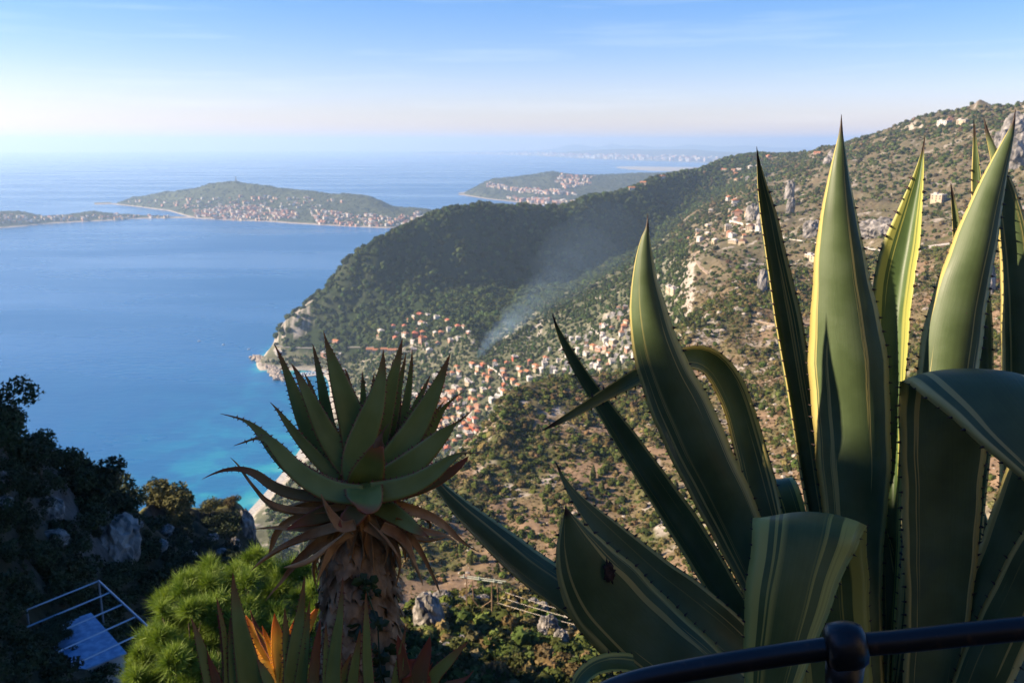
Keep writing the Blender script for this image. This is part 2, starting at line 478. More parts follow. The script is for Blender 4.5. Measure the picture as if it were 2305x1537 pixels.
def ground_colours(L):
    px = approx_px(L); S = L.S; sl = L.slope()
    x, y = L.x, L.y
    n = fbm(x / 40, y / 40, 31, 4); n2 = fbm(x / 9, y / 9, 41, 3)
    soil = np.array([0.20, 0.135, 0.082]); grass = np.array([0.115, 0.105, 0.042]); rock = np.array([0.40, 0.345, 0.285])
    forest = np.array([0.022, 0.034, 0.011]); town = np.array([0.105, 0.105, 0.058]); sand = np.array([0.42, 0.37, 0.30]); bed = np.array([0.2, 0.2, 0.16])
    def mixv(A, B, t):
        return A + (B - A) * np.clip(t, 0, 1)[..., None]
    c = np.broadcast_to(soil, L.Z.shape + (3,)).copy()
    c = mixv(c, grass, (n - 0.46) * 3)
    cl = fbm(x / 30, y / 30, 61, 3)
    c = mixv(c, np.array([0.085, 0.085, 0.030]), (cl - 0.47) * 5)
    c = mixv(c, grass * 0.55, (3.2 - S) * 1.5)
    tw = np.clip((S - 7.3) * 3, 0, 1) * np.clip((1560 - px) / 60, 0, 1)
    c = mixv(c, np.broadcast_to(town, c.shape) * (0.7 + 0.6 * n[..., None]), tw)
    fo = np.clip((S - 11.4) * 2, 0, 1) * np.clip((1700 - px) / 60, 0, 1) * np.clip((L.Z - 12) / 10, 0, 1)
    c = mixv(c, forest, fo)
    rt = np.clip((S - 7.4) * 2, 0, 1) * np.clip((px - 1500) / 80, 0, 1)
    c = mixv(c, np.array([0.125, 0.105, 0.06]), rt * 0.8)
    rk = np.clip((sl - 0.75 + (n2 - 0.5) * 0.9) * 2.4, 0, 1)
    rk = rk * (1 - 0.75 * fo) * (1 - 0.8 * tw)
    rk = np.maximum(rk, np.clip((n2 - 0.60) * 9, 0, 1) * np.clip((n - 0.48) * 8, 0, 1) * (1 - fo) * 0.9)
    # the sea cliff under the wooded headland, the quarry faces by the road, the pillar of rock
    def patch(x0, x1, s0, s1, soft=0.12):
        return (np.clip((px - x0) / 8, 0, 1) * np.clip((x1 - px) / 8, 0, 1) * np.clip((S - s0) / soft, 0, 1) * np.clip((s1 - S) / soft, 0, 1))
    rk = np.maximum(rk, patch(608, 712, 12.9, 14.9) * np.clip((n2 - 0.42) * 7, 0, 1) * 0.85)
    edge = np.exp(-((S - 7.25) / 0.30) ** 2) * np.clip((1150 - px) / 30, 0, 1) * np.clip((px - 820) / 30, 0, 1)
    rk = np.maximum(rk, edge * np.clip((n2 - 0.25) * 5, 0, 1))
    c = mixv(c, rock, rk)
    c = mixv(c, sand, np.clip((4.5 - L.Z) / 3, 0, 1) * np.clip((900 - px) / 30, 0, 1) * (L.R > 700))
    c = mixv(c, bed, np.clip(-L.Z, 0, 1))
    return c.reshape(-1, 3)

M_ground = attr_mat('hillside soil and rock', nscale=0.22, amp=0.45)
V, F = main.grid()
terrain = mesh_obj('hillside_terrain', V, F, [M_ground], smooth=True, kind='structure')
set_col(terrain, 'ground', ground_colours(main))

# ------------------------------------------------------------------ the rocky slope on the left, close to the garden
NC = [
 [(-300,Zt,398,16),(300,Zt,398,16),(800,Zt,396,18)],
 [(-300,1560,30),(0,1560,32),(200,1560,36),(400,1560,45),(600,1560,55),(800,1580,60)],
 [(-300,1420,40),(0,1420,42),(200,1420,50),(400,1420,65),(600,1430,80),(800,1480,85)],
 [(-300,1260,48),(0,1260,49),(150,1265,58),(300,1280,80),(450,1280,110),(560,1280,130),(650,1310,125),(800,1420,105)],
 [(-300,1050,54),(0,1090,55),(100,1140,65),(200,1175,77),(300,1205,95),(420,1205,140),(520,1195,150),(570,1215,152),(620,1300,142),(800,1450,120)],
 [(-300,820,60),(0,955,62),(40,1000,66),(80,1045,72),(140,1080,76),(200,1118,82),(280,1152,100),(340,1155,140),(420,1152,155),(480,1147,160),(530,1134,163),(555,1150,164),(572,1200,162),(600,1290,158),(660,1380,145),(800,1470,132)],
 [(-300,Zt,370,95),(0,Zt,360,95),(200,Zt,350,115),(280,Zt,335,150),(420,Zt,310,190),(530,Zt,300,200),(600,Zt,290,190),(800,Zt,290,180)],
 [(-300,Zt,180,260),(300,Zt,180,280),(800,Zt,180,280)],
]
def near_noise(s, Z):
    n1 = fbm(s.x / 16, s.y / 16, 5, 5, 0.55, True) - 0.5
    n2 = fbm(s.x / 3.4, s.y / 3.4, 8, 4, 0.55, True) - 0.5
    k = np.clip(s.R / 90, 0.25, 1.3)
    crest = np.exp(-((s.S - 5) / 0.3) ** 2)
    return (n1 * 5.0 + n2 * 1.5) * k * (1 - 0.55 * crest)
near = Loft(NC, np.linspace(R(-40), R(-8.5), 420), np.exp(np.linspace(math.log(16), math.log(275), 330)), near_noise, sm=2)
M_cliff = attr_mat('limestone slope', nscale=1.1, amp=0.5)
V, F = near.grid()
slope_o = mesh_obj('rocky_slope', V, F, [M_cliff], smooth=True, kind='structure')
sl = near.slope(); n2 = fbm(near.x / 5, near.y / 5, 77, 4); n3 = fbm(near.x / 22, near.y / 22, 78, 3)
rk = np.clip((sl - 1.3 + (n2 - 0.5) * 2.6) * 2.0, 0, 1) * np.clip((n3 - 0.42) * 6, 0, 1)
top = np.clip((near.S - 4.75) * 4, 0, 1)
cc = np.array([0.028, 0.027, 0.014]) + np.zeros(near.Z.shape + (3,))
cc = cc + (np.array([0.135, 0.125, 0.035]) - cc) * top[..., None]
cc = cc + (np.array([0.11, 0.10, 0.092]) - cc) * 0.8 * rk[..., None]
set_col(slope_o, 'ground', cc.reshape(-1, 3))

# unseen shoulder of the cliff added farther left to keep this slope in shade
gx, gy = np.meshgrid(np.linspace(-190, -40, 90), np.linspace(18, 150, 90))
dd = gx + 0.72 * gy
gz = HC - 75 + 125 * np.clip((-dd - 2) / 34, 0, 1) * np.clip((88 - gy) / 12, 0, 1) * np.clip((gy - 14) / 10, 0, 1) * np.clip((gx + 190) / 20, 0, 1) + (fbm(gx / 14, gy / 14, 19, 5, 0.55, True) - 0.5) * 9
gz = np.where(dd > -2, HC - 95, gz)
i = np.arange(gx.size).reshape(gx.shape)
F = np.c_[i[:-1, :-1].ravel(), i[:-1, 1:].ravel(), i[1:, 1:].ravel(), i[1:, :-1].ravel()]
o = mesh_obj('shade_shoulder', np.c_[gx.ravel(), gy.ravel(), gz.ravel()], F, [M_cliff], smooth=True, kind='structure')
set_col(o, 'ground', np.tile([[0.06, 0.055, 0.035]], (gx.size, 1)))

# ------------------------------------------------------------------ peninsulas and the far coast
def land(name, curves, p0, p1, rs, base, amp, wl, na=420, seed=21, rockshore=True, top=1e9):
    az = np.linspace(math.atan((p0 - W2) / FP / 0.985), math.atan((p1 - W2) / FP / 0.985), na)
    def nz_(s, Z):
        k = np.clip((Z - 3) / 30, 0, 1)
        return k * ((fbm(s.x / wl, s.y / wl, seed, 5, 0.55) - 0.5) * amp + (fbm(s.x / 28, s.y / 28, seed + 9, 3) - 0.5) * amp * 0.30)
    L = Loft(curves, az, rs, nz_, sm=2)
    V, F = L.grid()
    o = mesh_obj(name, V, F, [M_far], smooth=True, kind='structure')
    n = fbm(L.x / 60, L.y / 60, seed + 3, 5)
    c = np.array(base) * (0.55 + 0.9 * n[..., None])
    s = np.clip((6 - L.Z) / 4, 0, 1)[..., None]
    c = c + (np.array([0.36, 0.30, 0.24]) - c) * s
    set_col(o, 'ground', c.reshape(-1, 3))
    return L

M_far = attr_mat('distant woods', nscale=0.03, amp=0.5)
def off(c, dr, z):
    return [(*q[:1], 'z', z, (shore(*q)[1] if len(q) == 2 else q[-1]) + dr) for q in c]
def rel(base, pts):
    B = [(q[0], shore(*q)[1]) for q in base]
    return [(p[0], p[1], float(np.interp(p[0], [b[0] for b in B], [b[1] for b in B])) + p[2]) if len(p) == 3 else (p[0], 'z', p[2], float(np.interp(p[0], [b[0] for b in B], [b[1] for b in B])) + p[3]) for p in pts]
k1 = [(250,460),(262,461),(285,463),(310,466),(340,470),(380,475),(410,484),(440,492),(480,494),(530,497),(600,499),(650,503),(720,507),(800,511),(870,514),(960,507),(1030,492)]
k2 = rel(k1, [(250,Zt,3,30),(262,459,40),(285,455,90),(310,456,110),(340,460,120),(380,466,130),(410,472,150),(440,478,200),(480,478,220),(530,482,220),(600,484,220),(650,485,230),(720,488,230),(800,492,220),(870,492,240),(960,485,250),(1030,480,250)])
k2b = rel(k1, [(250,Zt,4,60),(262,458,90),(285,450,220),(310,447,260),(340,448,330),(380,450,400),(440,452,560),(530,450,600),(600,455,580),(650,456,580),(720,460,560),(800,466,540),(870,474,520),(960,474,520),(1030,478,500)])
k3 = rel(k1, [(250,Zt,5,100),(258,460,140),(270,458,180),(300,444,420),(340,436,520),(400,432,700),(450,423,950),(490,412,950),(530,408,950),(570,415,930),(620,424,900),(680,429,880),(740,435,860),(800,435,840),(830,439,820),(860,450,800),(880,462,780),(900,467,780),(950,472,780),(975,480,780),(1030,486,780)])
rs_p = np.linspace(4100, 8200, 380)
pen = land('wooded_peninsula', [off(k1, -250, -30), k1, k2, k2b, k3, off(k3, 420, -20), off(k3, 700, -40)], 236, 1000, rs_p, (0.055, 0.062, 0.028), 34, 260)
a1 = [(-300,520),(0,514),(60,509),(120,503),(200,499),(262,496),(300,493),(370,492),(430,491),(470,490)]
a3 = rel(a1, [(-300,482,330),(-60,476,330),(0,476,320),(40,475,300),(70,481,230),(100,487,170),(150,483,190),(200,477,230),(250,480,180),(300,484,120),(370,487,80),(430,489,50),(470,Zt,1,30)])
arm = land('wooded_point', [off(a1, -250, -30), a1, a3, off(a3, 170, -10), off(a3, 420, -40)], -260, 460, rs_p, (0.055, 0.062, 0.03), 22, 160, seed=51)
b1 = [(1045,440),(1070,444),(1100,449),(1150,454),(1200,460),(1250,464),(1300,468),(1400,472),(1600,474)]
b2 = rel(b1, [(1045,Zt,2,60),(1055,434,100),(1085,427,250),(1110,430,300),(1150,436,330),(1200,440,350),(1250,444,350),(1300,448,380),(1400,450,400),(1600,450,400)])
b3 = rel(b1, [(1045,Zt,4,120),(1055,431,250),(1080,416,700),(1110,404,1000),(1150,398,1300),(1200,392,1600),(1240,384,1750),(1270,390,1850),(1300,394,1900),(1350,395,2000),(1400,393,2100),(1460,390,2150),(1540,386,2200),(1650,384,2200)])
boron = land('wooded_headland', [off(b1, -500, -40), b1, b2, b3, off(b3, 700, -10), off(b3, 1500, -40)], 1036, 1640, np.linspace(5500, 10500, 300), (0.058, 0.062, 0.03), 26, 260, seed=71)
f1 = [(960,347.6),(1010,347.2),(1100,348),(1200,350.5),(1280,355),(1350,359),(1450,362),(1550,365),(1640,369),(1800,372)]
f3 = [(960,346.8,34000),(1010,344.6,33500),(1050,343.4,33000),(1120,344,32000),(1200,345,30000),(1260,344,27500),(1300,341,27000),(1340,337.5,27000),(1400,336,27000),(1450,337,27000),(1500,337,27000),(1560,337,27000),(1620,342,27000),(1700,345,27000),(1800,345,27000)]
coast = land('far_coast', [off(f1, -900, -60), f1, [(q[0], (f1[i][1] * 0.72 + f3[i if i < len(f3) else -1][1] * 0.28) if False else q[1], q[2]) for i, q in enumerate(f3)], off(f3, 3000, 30)], 940, 1780, np.linspace(17000, 38000, 200), (0.10, 0.10, 0.07), 60, 1500, seed=91)
m3 = [(1150,Zt,60,41000),(1230,338,41000),(1265,330,41000),(1290,325.5,41000),(1305,324.5,41000),(1325,329,41000),(1350,331,41000),(1370,325,41000),(1385,324.5,41000),(1410,330,41000),(1435,326.5,41000),(1470,331,41000),(1520,330,41000),(1545,325.5,41000),(1575,327,41000),(1620,330,41000),(1680,327,41000),(1740,332,41000),(1850,334,41000),(2000,334,41000)]
mts = land('far_mountains', [off(m3, -2500, -20), m3, off(m3, 3000, -20)], 1120, 1980, np.linspace(38400, 44500, 70), (0.09, 0.09, 0.08), 40, 1200, seed=95)
# the flat strip of reclaimed land with the runways
s1 = [(1385,376.6),(1395,379),(1420,382),(1470,385),(1560,387),(1700,390)]
strip = land('airfield_strip', [off(s1, -30, -6), [(q[0], 'z', 4.0, shore(*q)[1] + 25) for q in s1], [(1385,Zt,4,shore(1385,376)[1]+60),(1395,Zt,4,shore(1395,375.8)[1]),(1420,Zt,4,shore(1420,375.5)[1]),(1560,Zt,4,shore(1560,377)[1]),(1700,Zt,4,shore(1700,378)[1])], [(1385,Zt,-6,shore(1385,375.5)[1]+100),(1420,Zt,-6,shore(1420,375)[1]),(1560,Zt,-6,shore(1560,376.4)[1]),(1700,Zt,-6,shore(1700,377.4)[1])]], 1380, 1690, np.linspace(13500, 17500, 110), (0.42, 0.38, 0.30), 0, 500, na=160, seed=99)

# ------------------------------------------------------------------ the sea
azs = np.unique(np.concatenate([np.linspace(-math.pi, R(-45), 40), np.linspace(R(-45), R(12), 430), np.linspace(R(12), math.pi, 50)]))
rse = np.concatenate([[1.0, 200, 500], np.exp(np.linspace(math.log(700), math.log(2300), 190)), np.exp(np.linspace(math.log(2350), math.log(46000), 60))])
A, Rr = np.meshgrid(azs, rse)
X, Y = Rr * np.sin(A), Rr * np.cos(A)
V = np.c_[X.ravel(), Y.ravel(), np.zeros(X.size)]
i = np.arange(X.size).reshape(X.shape)
F = np.c_[i[:-1, :-1].ravel(), i[1:, :-1].ravel(), i[1:, 1:].ravel(), i[:-1, 1:].ravel()]
M_sea = mat('sea water', (0.01, 0.05, 0.12), 0.16, 0.5)
N_, L_, B_ = nt(M_sea)
va = N_.new('ShaderNodeVertexColor'); va.layer_name = 'depth'
zz = noise_node(M_sea, 0.016, 7, 0.62)
pt = ramp(M_sea, zz.outputs['Fac'], [(0.44, (0.25,) * 3), (0.58, (1,) * 3)])
sepc = N_.new('ShaderNodeSeparateColor'); L_.new(va.outputs['Color'], sepc.inputs['Color'])
mu = N_.new('ShaderNodeMath'); mu.operation = 'MULTIPLY'; L_.new(sepc.outputs['Red'], mu.inputs[0]); L_.new(pt.outputs['Color'], mu.inputs[1])
shal = ramp(M_sea, mu.outputs[0], [(0.0, (0.002, 0.092, 0.24)), (0.30, (0.004, 0.16, 0.29)), (0.62, (0.015, 0.27, 0.32)), (0.9, (0.10, 0.37, 0.36)), (1.0, (0.30, 0.42, 0.38))])
L_.new(shal.outputs['Color'], B_.inputs['Base Color'])
wv = noise_node(M_sea, 0.035, 4, 0.6, stretch=(1.0, 2.4, 1.0))
wv2 = noise_node(M_sea, 0.0011, 5, 0.55, stretch=(0.5, 2.0, 1.0))
bmp = N_.new('ShaderNodeBump'); bmp.inputs['Strength'].default_value = 0.35; bmp.inputs['Distance'].default_value = 2.0
L_.new(wv.outputs['Fac'], bmp.inputs['Height']); L_.new(bmp.outputs['Normal'], B_.inputs['Normal'])
rr_ = ramp(M_sea, wv2.outputs['Fac'], [(0.40, (0.34,) * 3), (0.62, (0.20,) * 3)])
L_.new(rr_.outputs['Color'], B_.inputs['Roughness'])
sea = mesh_obj('sea', V, F, [M_sea], smooth=True, kind='structure')
inside = (Rr > 800) & (Rr < 3000) & (A > main.az[0]) & (A < main.az[-1])
dep = np.where(inside, -main.z(X, Y), 60.0)
shf = np.exp(-np.clip(dep, 0, 80) / 10.5) * np.where(inside, 1, 0)
set_col(sea, 'depth', np.c_[shf.ravel(), shf.ravel(), shf.ravel()])
# ------------------------------------------------------------------ vegetation in masses
def icosphere(sub):
    t = (1 + 5 ** 0.5) / 2
    V = [(-1,t,0),(1,t,0),(-1,-t,0),(1,-t,0),(0,-1,t),(0,1,t),(0,-1,-t),(0,1,-t),(t,0,-1),(t,0,1),(-t,0,-1),(-t,0,1)]
    V = [np.array(v) / np.linalg.norm(v) for v in V]
    F = [(0,11,5),(0,5,1),(0,1,7),(0,7,10),(0,10,11),(1,5,9),(5,11,4),(11,10,2),(10,7,6),(7,1,8),(3,9,4),(3,4,2),(3,2,6),(3,6,8),(3,8,9),(4,9,5),(2,4,11),(6,2,10),(8,6,7),(9,8,1)]
    for _ in range(sub):
        cache, G = {}, []
        def mid(a, b):
            k = (min(a, b), max(a, b))
            if k not in cache:
                m = V[a] + V[b]; V.append(m / np.linalg.norm(m)); cache[k] = len(V) - 1
            return cache[k]
        for a, b, c in F:
            x, y, z = mid(a, b), mid(b, c), mid(c, a)
            G += [(a, x, z), (b, y, x), (c, z, y), (x, y, z)]
        F = G
    return np.array(V), np.array(F)

ICO1, ICF1 = icosphere(1)
ICO3, ICF3 = icosphere(3)

def leaf_tris(n, size, rad, flat=1.0, shell=0.55, r=rng):
    """n leaf-clump triangles spread through an ellipsoid's outer volume"""
    d = r.normal(size=(n, 3)); d /= np.linalg.norm(d, axis=1)[:, None]
    q = d * (shell + (1 - shell) * r.random((n, 1)) ** 0.6)
    c = q * rad * np.array([1, 1, flat])
    a = r.normal(size=(n, 3)); a /= np.linalg.norm(a, axis=1)[:, None]
    b = np.cross(a, d + 0.6 * r.normal(size=(n, 3))); b /= np.linalg.norm(b, axis=1)[:, None] + 1e-9
    s = size * (0.6 + 0.8 * r.random((n, 1)))
    V = np.stack([c + a * s, c - a * s * 0.6 + b * s * 0.8, c - a * s * 0.5 - b * s * 0.8], 1).reshape(-1, 3)
    return V, np.arange(3 * n).reshape(-1, 3)

def bush_arrays(kind, r):
    """unit bushes (radius about 1, base at z = 0)"""
    V, F = ICO1.copy(), ICF1
    k = 1 + 0.34 * (r.random(len(V)) - 0.5)
    V = V * k[:, None]
    if kind == 'low':
        V = V * [1, 1, 0.6]; V[:, 2] = np.maximum(V[:, 2], -0.22) + 0.18
    elif kind == 'round':
        V = V * [1, 1, 0.85]; V[:, 2] += 0.7
    elif kind == 'tall':
        V = V * [0.6, 0.6, 1.3]; V[:, :2] *= (1.25 - 0.35 * (V[:, 2:] + 1.3) / 1.3).clip(0.25); V[:, 2] += 1.2
    V = V * 0.93
    Lv, Lf = leaf_tris(46 if kind != 'tall' else 60, 0.34, 1.0, {'low': 0.62, 'round': 0.88, 'tall': 1.3}[kind], 0.8, r)
    if kind == 'tall':
        Lv = Lv * [0.62, 0.62, 1]; Lv[:, :2] *= (1.2 - 0.35 * (Lv[:, 2:] + 1.3) / 1.3).clip(0.25)
    Lv[:, 2] += {'low': 0.18, 'round': 0.72, 'tall': 1.25}[kind]
    return np.vstack([V, Lv]), np.vstack([F, Lf + len(V)])

BUSH = {k: [bush_arrays(k, np.random.default_rng(100 + i)) for i in range(6)] for k in ('low', 'round', 'tall')}

BUSH['tuft'] = []
for i_ in range(6):
    V_, F_ = leaf_tris(11, 0.5, 1.0, 0.5, 0.3, np.random.default_rng(400 + i_)); V_[:, 2] += 0.3
    BUSH['tuft'].append((V_, F_))

def scatter_mesh(name, pts, rad, kinds, cols, m, hs=None, kind='stuff'):
    """many bushes in one mesh, each with its own size, turn and leaf colour"""
    Vs, Fs, Cs, n = [], [], [], 0
    groups = {}
    var = rng.integers(0, 6, len(pts))
    for i in range(len(pts)):
        groups.setdefault((kinds[i], var[i]), []).append(i)
    for (k, v), ids in groups.items():
        B, Fb = BUSH[k][v]
        ids = np.array(ids)
        a = rng.random(len(ids)) * 6.283
        ca, sa = np.cos(a)[:, None], np.sin(a)[:, None]
        r_ = rad[ids][:, None]
        h = r_ * (hs[ids][:, None] if hs is not None else 1.0)
        X = (B[None, :, 0] * ca - B[None, :, 1] * sa) * r_ + pts[ids, 0:1]
        Y = (B[None, :, 0] * sa + B[None, :, 1] * ca) * r_ + pts[ids, 1:2]
        Z = B[None, :, 2] * h + pts[ids, 2:3]
        Vs.append(np.stack([X, Y, Z], -1).reshape(-1, 3))
        Fs.append((Fb[None] + (np.arange(len(ids)) * len(B))[:, None, None]).reshape(-1, 3) + n)
        tone = 0.8 + 0.4 * rng.random((len(ids), len(B), 1))
        Cs.append((np.asarray(cols)[ids][:, None, :] * tone).reshape(-1, 3))
        n += len(ids) * len(B)
    o = mesh_obj(name, np.vstack(Vs), np.vstack(Fs), [m], kind=kind)
    set_col(o, 'ground', np.vstack(Cs))
    return o

M_leafc = mat('shrub leaves', rough=0.9, spec=0.1)
N_, L_, B_ = nt(M_leafc)
vc = N_.new('ShaderNodeVertexColor'); vc.layer_name = 'ground'
L_.new(vc.outputs['Color'], B_.inputs['Base Color'])

def sample(L, n, r0, r1, a0, a1):
    """points spread evenly over the ground between two distances and two azimuths"""
    r = np.sqrt(rng.random(n) * (r1 * r1 - r0 * r0) + r0 * r0); a = a0 + rng.random(n) * (a1 - a0)
    x, y = r * np.sin(a), r * np.cos(a)
    z = L.z(x, y)
    return np.c_[x, y, z], L.sidx(x, y), a, r

def pxof(a):
    return W2 + FP * np.tan(a) * 0.975

def greens(n, base, var=0.25):
    c = np.array(base) * (1 + var * rng.normal(size=(n, 1))).clip(0.45, 1.8)
    return c * (1 + 0.08 * rng.normal(size=(n, 3)))

# --- scrub on the near brown hill and its rocky foot
P, S, a, r = sample(main, 54000, 86, 900, R(-12), R(34))
px = pxof(a)
keep = (S < 7.32) & (P[:, 2] > 150) & ((px > 800) | (S > 3.4))
clump = fbm(P[:, 0] / 30, P[:, 1] / 30, 61, 3)
clump = 0.62 * clump + 0.38 * fbm(P[:, 0] / 95, P[:, 1] / 95, 65, 3)
keep &= (rng.random(len(P)) < np.clip((clump - 0.37) * 6.5, 0.10, 1)) 
P, S, a, r = P[keep], S[keep], a[keep], r[keep]
Pf, Sf, af, rf_ = sample(main, 9000, 84, 190, R(-12), R(34))
kf = (Sf < 3.3) & (Sf > 0.5) & (pxof(af) > 780)
P, S, a, r = np.vstack([P, Pf[kf]]), np.hstack([S, Sf[kf]]), np.hstack([a, af[kf]]), np.hstack([r, rf_[kf]])
rad = (0.45 + 1.5 * rng.random(len(P)) ** 3.0) * np.clip(r / 330, 0.62, 1.35)
lowfoot = S < 3.2
rad[lowfoot] *= 1.25
cols = greens(len(P), (0.060, 0.074, 0.017), 0.3)
dry = rng.random(len(P)) < 0.30
cols[dry] = greens(int(dry.sum()), (0.135, 0.105, 0.042), 0.25)
kinds = np.where(rng.random(len(P)) < 0.6, 'low', 'round')
P[:, 2] -= rad * 0.12
near_order = np.argsort(-rad / r)
solo = near_order[:60]
rest = near_order[60:]
scatter_mesh('hillside_scrub', P[rest], rad[rest], kinds[rest], cols[rest], M_leafc)

# dry grass and small herbs between the bushes
Pq, Sq, aq, rq = sample(main, 75000, 86, 820, R(-10), R(33))
kq = (Sq < 8.4) & (Pq[:, 2] > 150) & ((pxof(aq) > 800) | (Sq > 3.4)) & (rng.random(len(Pq)) < np.clip((fbm(Pq[:, 0] / 12, Pq[:, 1] / 12, 69, 3) - 0.3) * 4, 0.1, 1))
Pq, rq = Pq[kq], rq[kq]
cq = greens(len(Pq), (0.150, 0.105, 0.050), 0.28)
gq = rng.random(len(Pq)) < 0.45
cq[gq] = greens(int(gq.sum()), (0.072, 0.078, 0.022), 0.3)
scatter_mesh('hillside_grass', Pq, (0.22 + 0.45 * rng.random(len(Pq))) * np.clip(rq / 330, 0.6, 1.5), np.array(['tuft'] * len(Pq)), cq, M_leafc)

# loose stones and small ledges showing between the bushes
Pq, Sq, aq, rq = sample(main, 9000, 86, 1000, R(-10), R(34))
kq = (Sq < 8.6) & (Pq[:, 2] > 150) & (fbm(Pq[:, 0] / 16, Pq[:, 1] / 16, 67, 3) > 0.555)
Pq = Pq[kq]
rq = (0.25 + 1.0 * rng.random(len(Pq)) ** 3) * np.clip(np.hypot(Pq[:, 0], Pq[:, 1]) / 400, 0.6, 1.6)
gq = 0.75 + 0.5 * rng.random((len(Pq), 1))
Vq = (ICO1[None] * (1 + 0.5 * (rng.random((len(Pq), len(ICO1), 1)) - 0.5)) * rq[:, None, None] * np.array([1.2, 1.2, 0.7]) + Pq[:, None, :])
o = mesh_obj('hillside_stones', Vq.reshape(-1, 3), (ICF1[None] + (np.arange(len(Pq)) * len(ICO1))[:, None, None]).reshape(-1, 3), [M_leafc], kind='stuff')
set_col(o, 'ground', np.repeat(np.array([[0.36, 0.31, 0.25]]) * gq, len(ICO1), 0))

# the bushes that show largest, each an object
M_bush = noisy('bush leaves olive', (0.040, 0.050, 0.014), (0.085, 0.088, 0.028), 3.0, 0.9, 0.1, rnd=0.3)
M_bushdry = noisy('bush leaves dry', (0.10, 0.075, 0.030), (0.17, 0.125, 0.055), 3.0, 0.9, 0.1, rnd=0.25)
def bush_obj(name, kind, m, seed, leaves=420):
    r_ = np.random.default_rng(seed)
    Vs, Fs, n = [], [], 0
    for k in range(5):
        B, Fb = BUSH[kind][r_.integers(0, 6)]
        s = 0.45 + 0.35 * r_.random() if k else 0.8
        d = np.r_[r_.normal(size=2) * 0.42, 0.0] if k else np.zeros(3)
        Vs.append(B * s + d); Fs.append(Fb + n); n += len(B)
    Lv, Lf = leaf_tris(leaves, 0.16, 1.05, {'low': 0.6, 'round': 0.85, 'tall': 1.4}[kind], 0.72, r_)
    Lv[:, 2] += {'low': 0.3, 'round': 0.7, 'tall': 1.3}[kind]
    if kind == 'tall':
        Lv = Lv * [0.62, 0.62, 1]; Lv[:, :2] *= (1.2 - 0.35 * (Lv[:, 2:] - 0.2) / 1.3).clip(0.2)
    Vs.append(Lv); Fs.append(Lf + n)
    return mesh_obj(name, np.vstack(Vs), np.vstack(Fs), [m], link=False)
proto = {}
for q, kd in enumerate(('low', 'round')):
    for dr in (0, 1):
        proto[(kd, dr)] = [bush_obj('shrub', kd, M_bushdry if dr else M_bush, 900 + q * 20 + dr * 7 + k) for k in range(3)]
slab = {('low', 0): 'low spreading olive green shrub on the brown hillside', ('round', 0): 'rounded olive green shrub on the brown hillside',
        ('low', 1): 'low dry brownish shrub on the brown hillside', ('round', 1): 'rounded dry brownish shrub on the brown hillside'}
for i in solo:
    key = (str(kinds[i]), int(dry[i]))
    o = random.choice(proto[key]).copy()
    COL.objects.link(o)
    o.location = P[i]; o.rotation_euler = (0, 0, random.random() * 6.28)
    s = float(rad[i]); o.scale = (s, s, s * random.uniform(0.85, 1.25))
    lb = slab[key].replace('the brown hillside', 'the rocky spur round the pylon') if S[i] < 3.2 else slab[key]
    tag(o, lb, 'shrub', 'shrubs on the near slope, ' + lb.split(' on ')[0])

# --- the wood on the headland and the spur in front of it
def wood(n, r0, r1, p0, p1, cond, rmin, rmax, base, kd=('round',), dens=None, sink=0.25):
    P, S, a, r = sample(main, n, r0, r1, math.atan((p0 - W2) / FP), math.atan((p1 - W2) / FP))
    k = cond(P, S, pxof(a))
    if dens is not None:
        k &= rng.random(len(P)) < dens(P, S, pxof(a))
    P, S = P[k], S[k]
    rad = rmin + (rmax - rmin) * rng.random(len(P)) ** 1.6
    P[:, 2] -= rad * sink
    return P, rad, np.array([random.choice(kd) for _ in range(len(P))]), greens(len(P), base, 0.28)
W = [wood(26000, 1480, 3300, 560, 1720, lambda P, S, p: (S > 11.55) & (S < 15.6) & (P[:, 2] > 14) & (p < 1700) & ~((p < 712) & (S < 14.9) & (rng.random(len(P)) < 0.6)), 3.0, 7.6, (0.046, 0.064, 0.018)),
     wood(3000, 1000, 2400, 1060, 1660, lambda P, S, p: (S > 9.6) & (S < 11.6) & (P[:, 2] > main.z(P[:, 0], P[:, 1]) - 3), 2.2, 4.6, (0.045, 0.055, 0.020),
          dens=lambda P, S, p: np.clip((S - 10.15) * 1.6, 0.10, 1))]
scatter_mesh('headland_wood', np.vstack([w[0] for w in W]), np.hstack([w[1] for w in W]), np.hstack([w[2] for w in W]), np.vstack([w[3] for w in W]), M_leafc, kind='stuff')
# --- scrub and small trees over the long hillside on the right
P2, rad2, k2_, c2 = wood(34000, 700, 3100, 1430, 2480, lambda P, S, p: (S > 7.2) & (S < 15.4) & (p > 1500), 1.1, 3.9, (0.056, 0.072, 0.020), ('low', 'round', 'round'),
     dens=lambda P, S, p: np.clip((fbm(P[:, 0] / 70, P[:, 1] / 70, 63, 3) - 0.26) * 3.2, 0.15, 1), sink=0.15)
dr2 = rng.random(len(P2)) < 0.25
c2[dr2] = greens(int(dr2.sum()), (0.12, 0.095, 0.045), 0.25)
rad2 *= np.clip(np.hypot(P2[:, 0], P2[:, 1]) / 1500, 0.75, 1.5)
scatter_mesh('mountain_scrub', P2, rad2, k2_, c2, M_leafc)
# --- gardens between the houses, and the strip of wood along the coast
P3, rad3, k3_, c3 = wood(16000, 620, 1700, 560, 1560, lambda P, S, p: (S > 7.35) & (S < 11.7) & (P[:, 2] > 4.5) & (p < 1540), 1.3, 4.0, (0.050, 0.070, 0.020), ('round', 'round', 'low', 'tall'),
     dens=lambda P, S, p: np.where(p < 760, 0.95, 0.95), sink=0.15)
vil = (P3, rad3, k3_, c3)
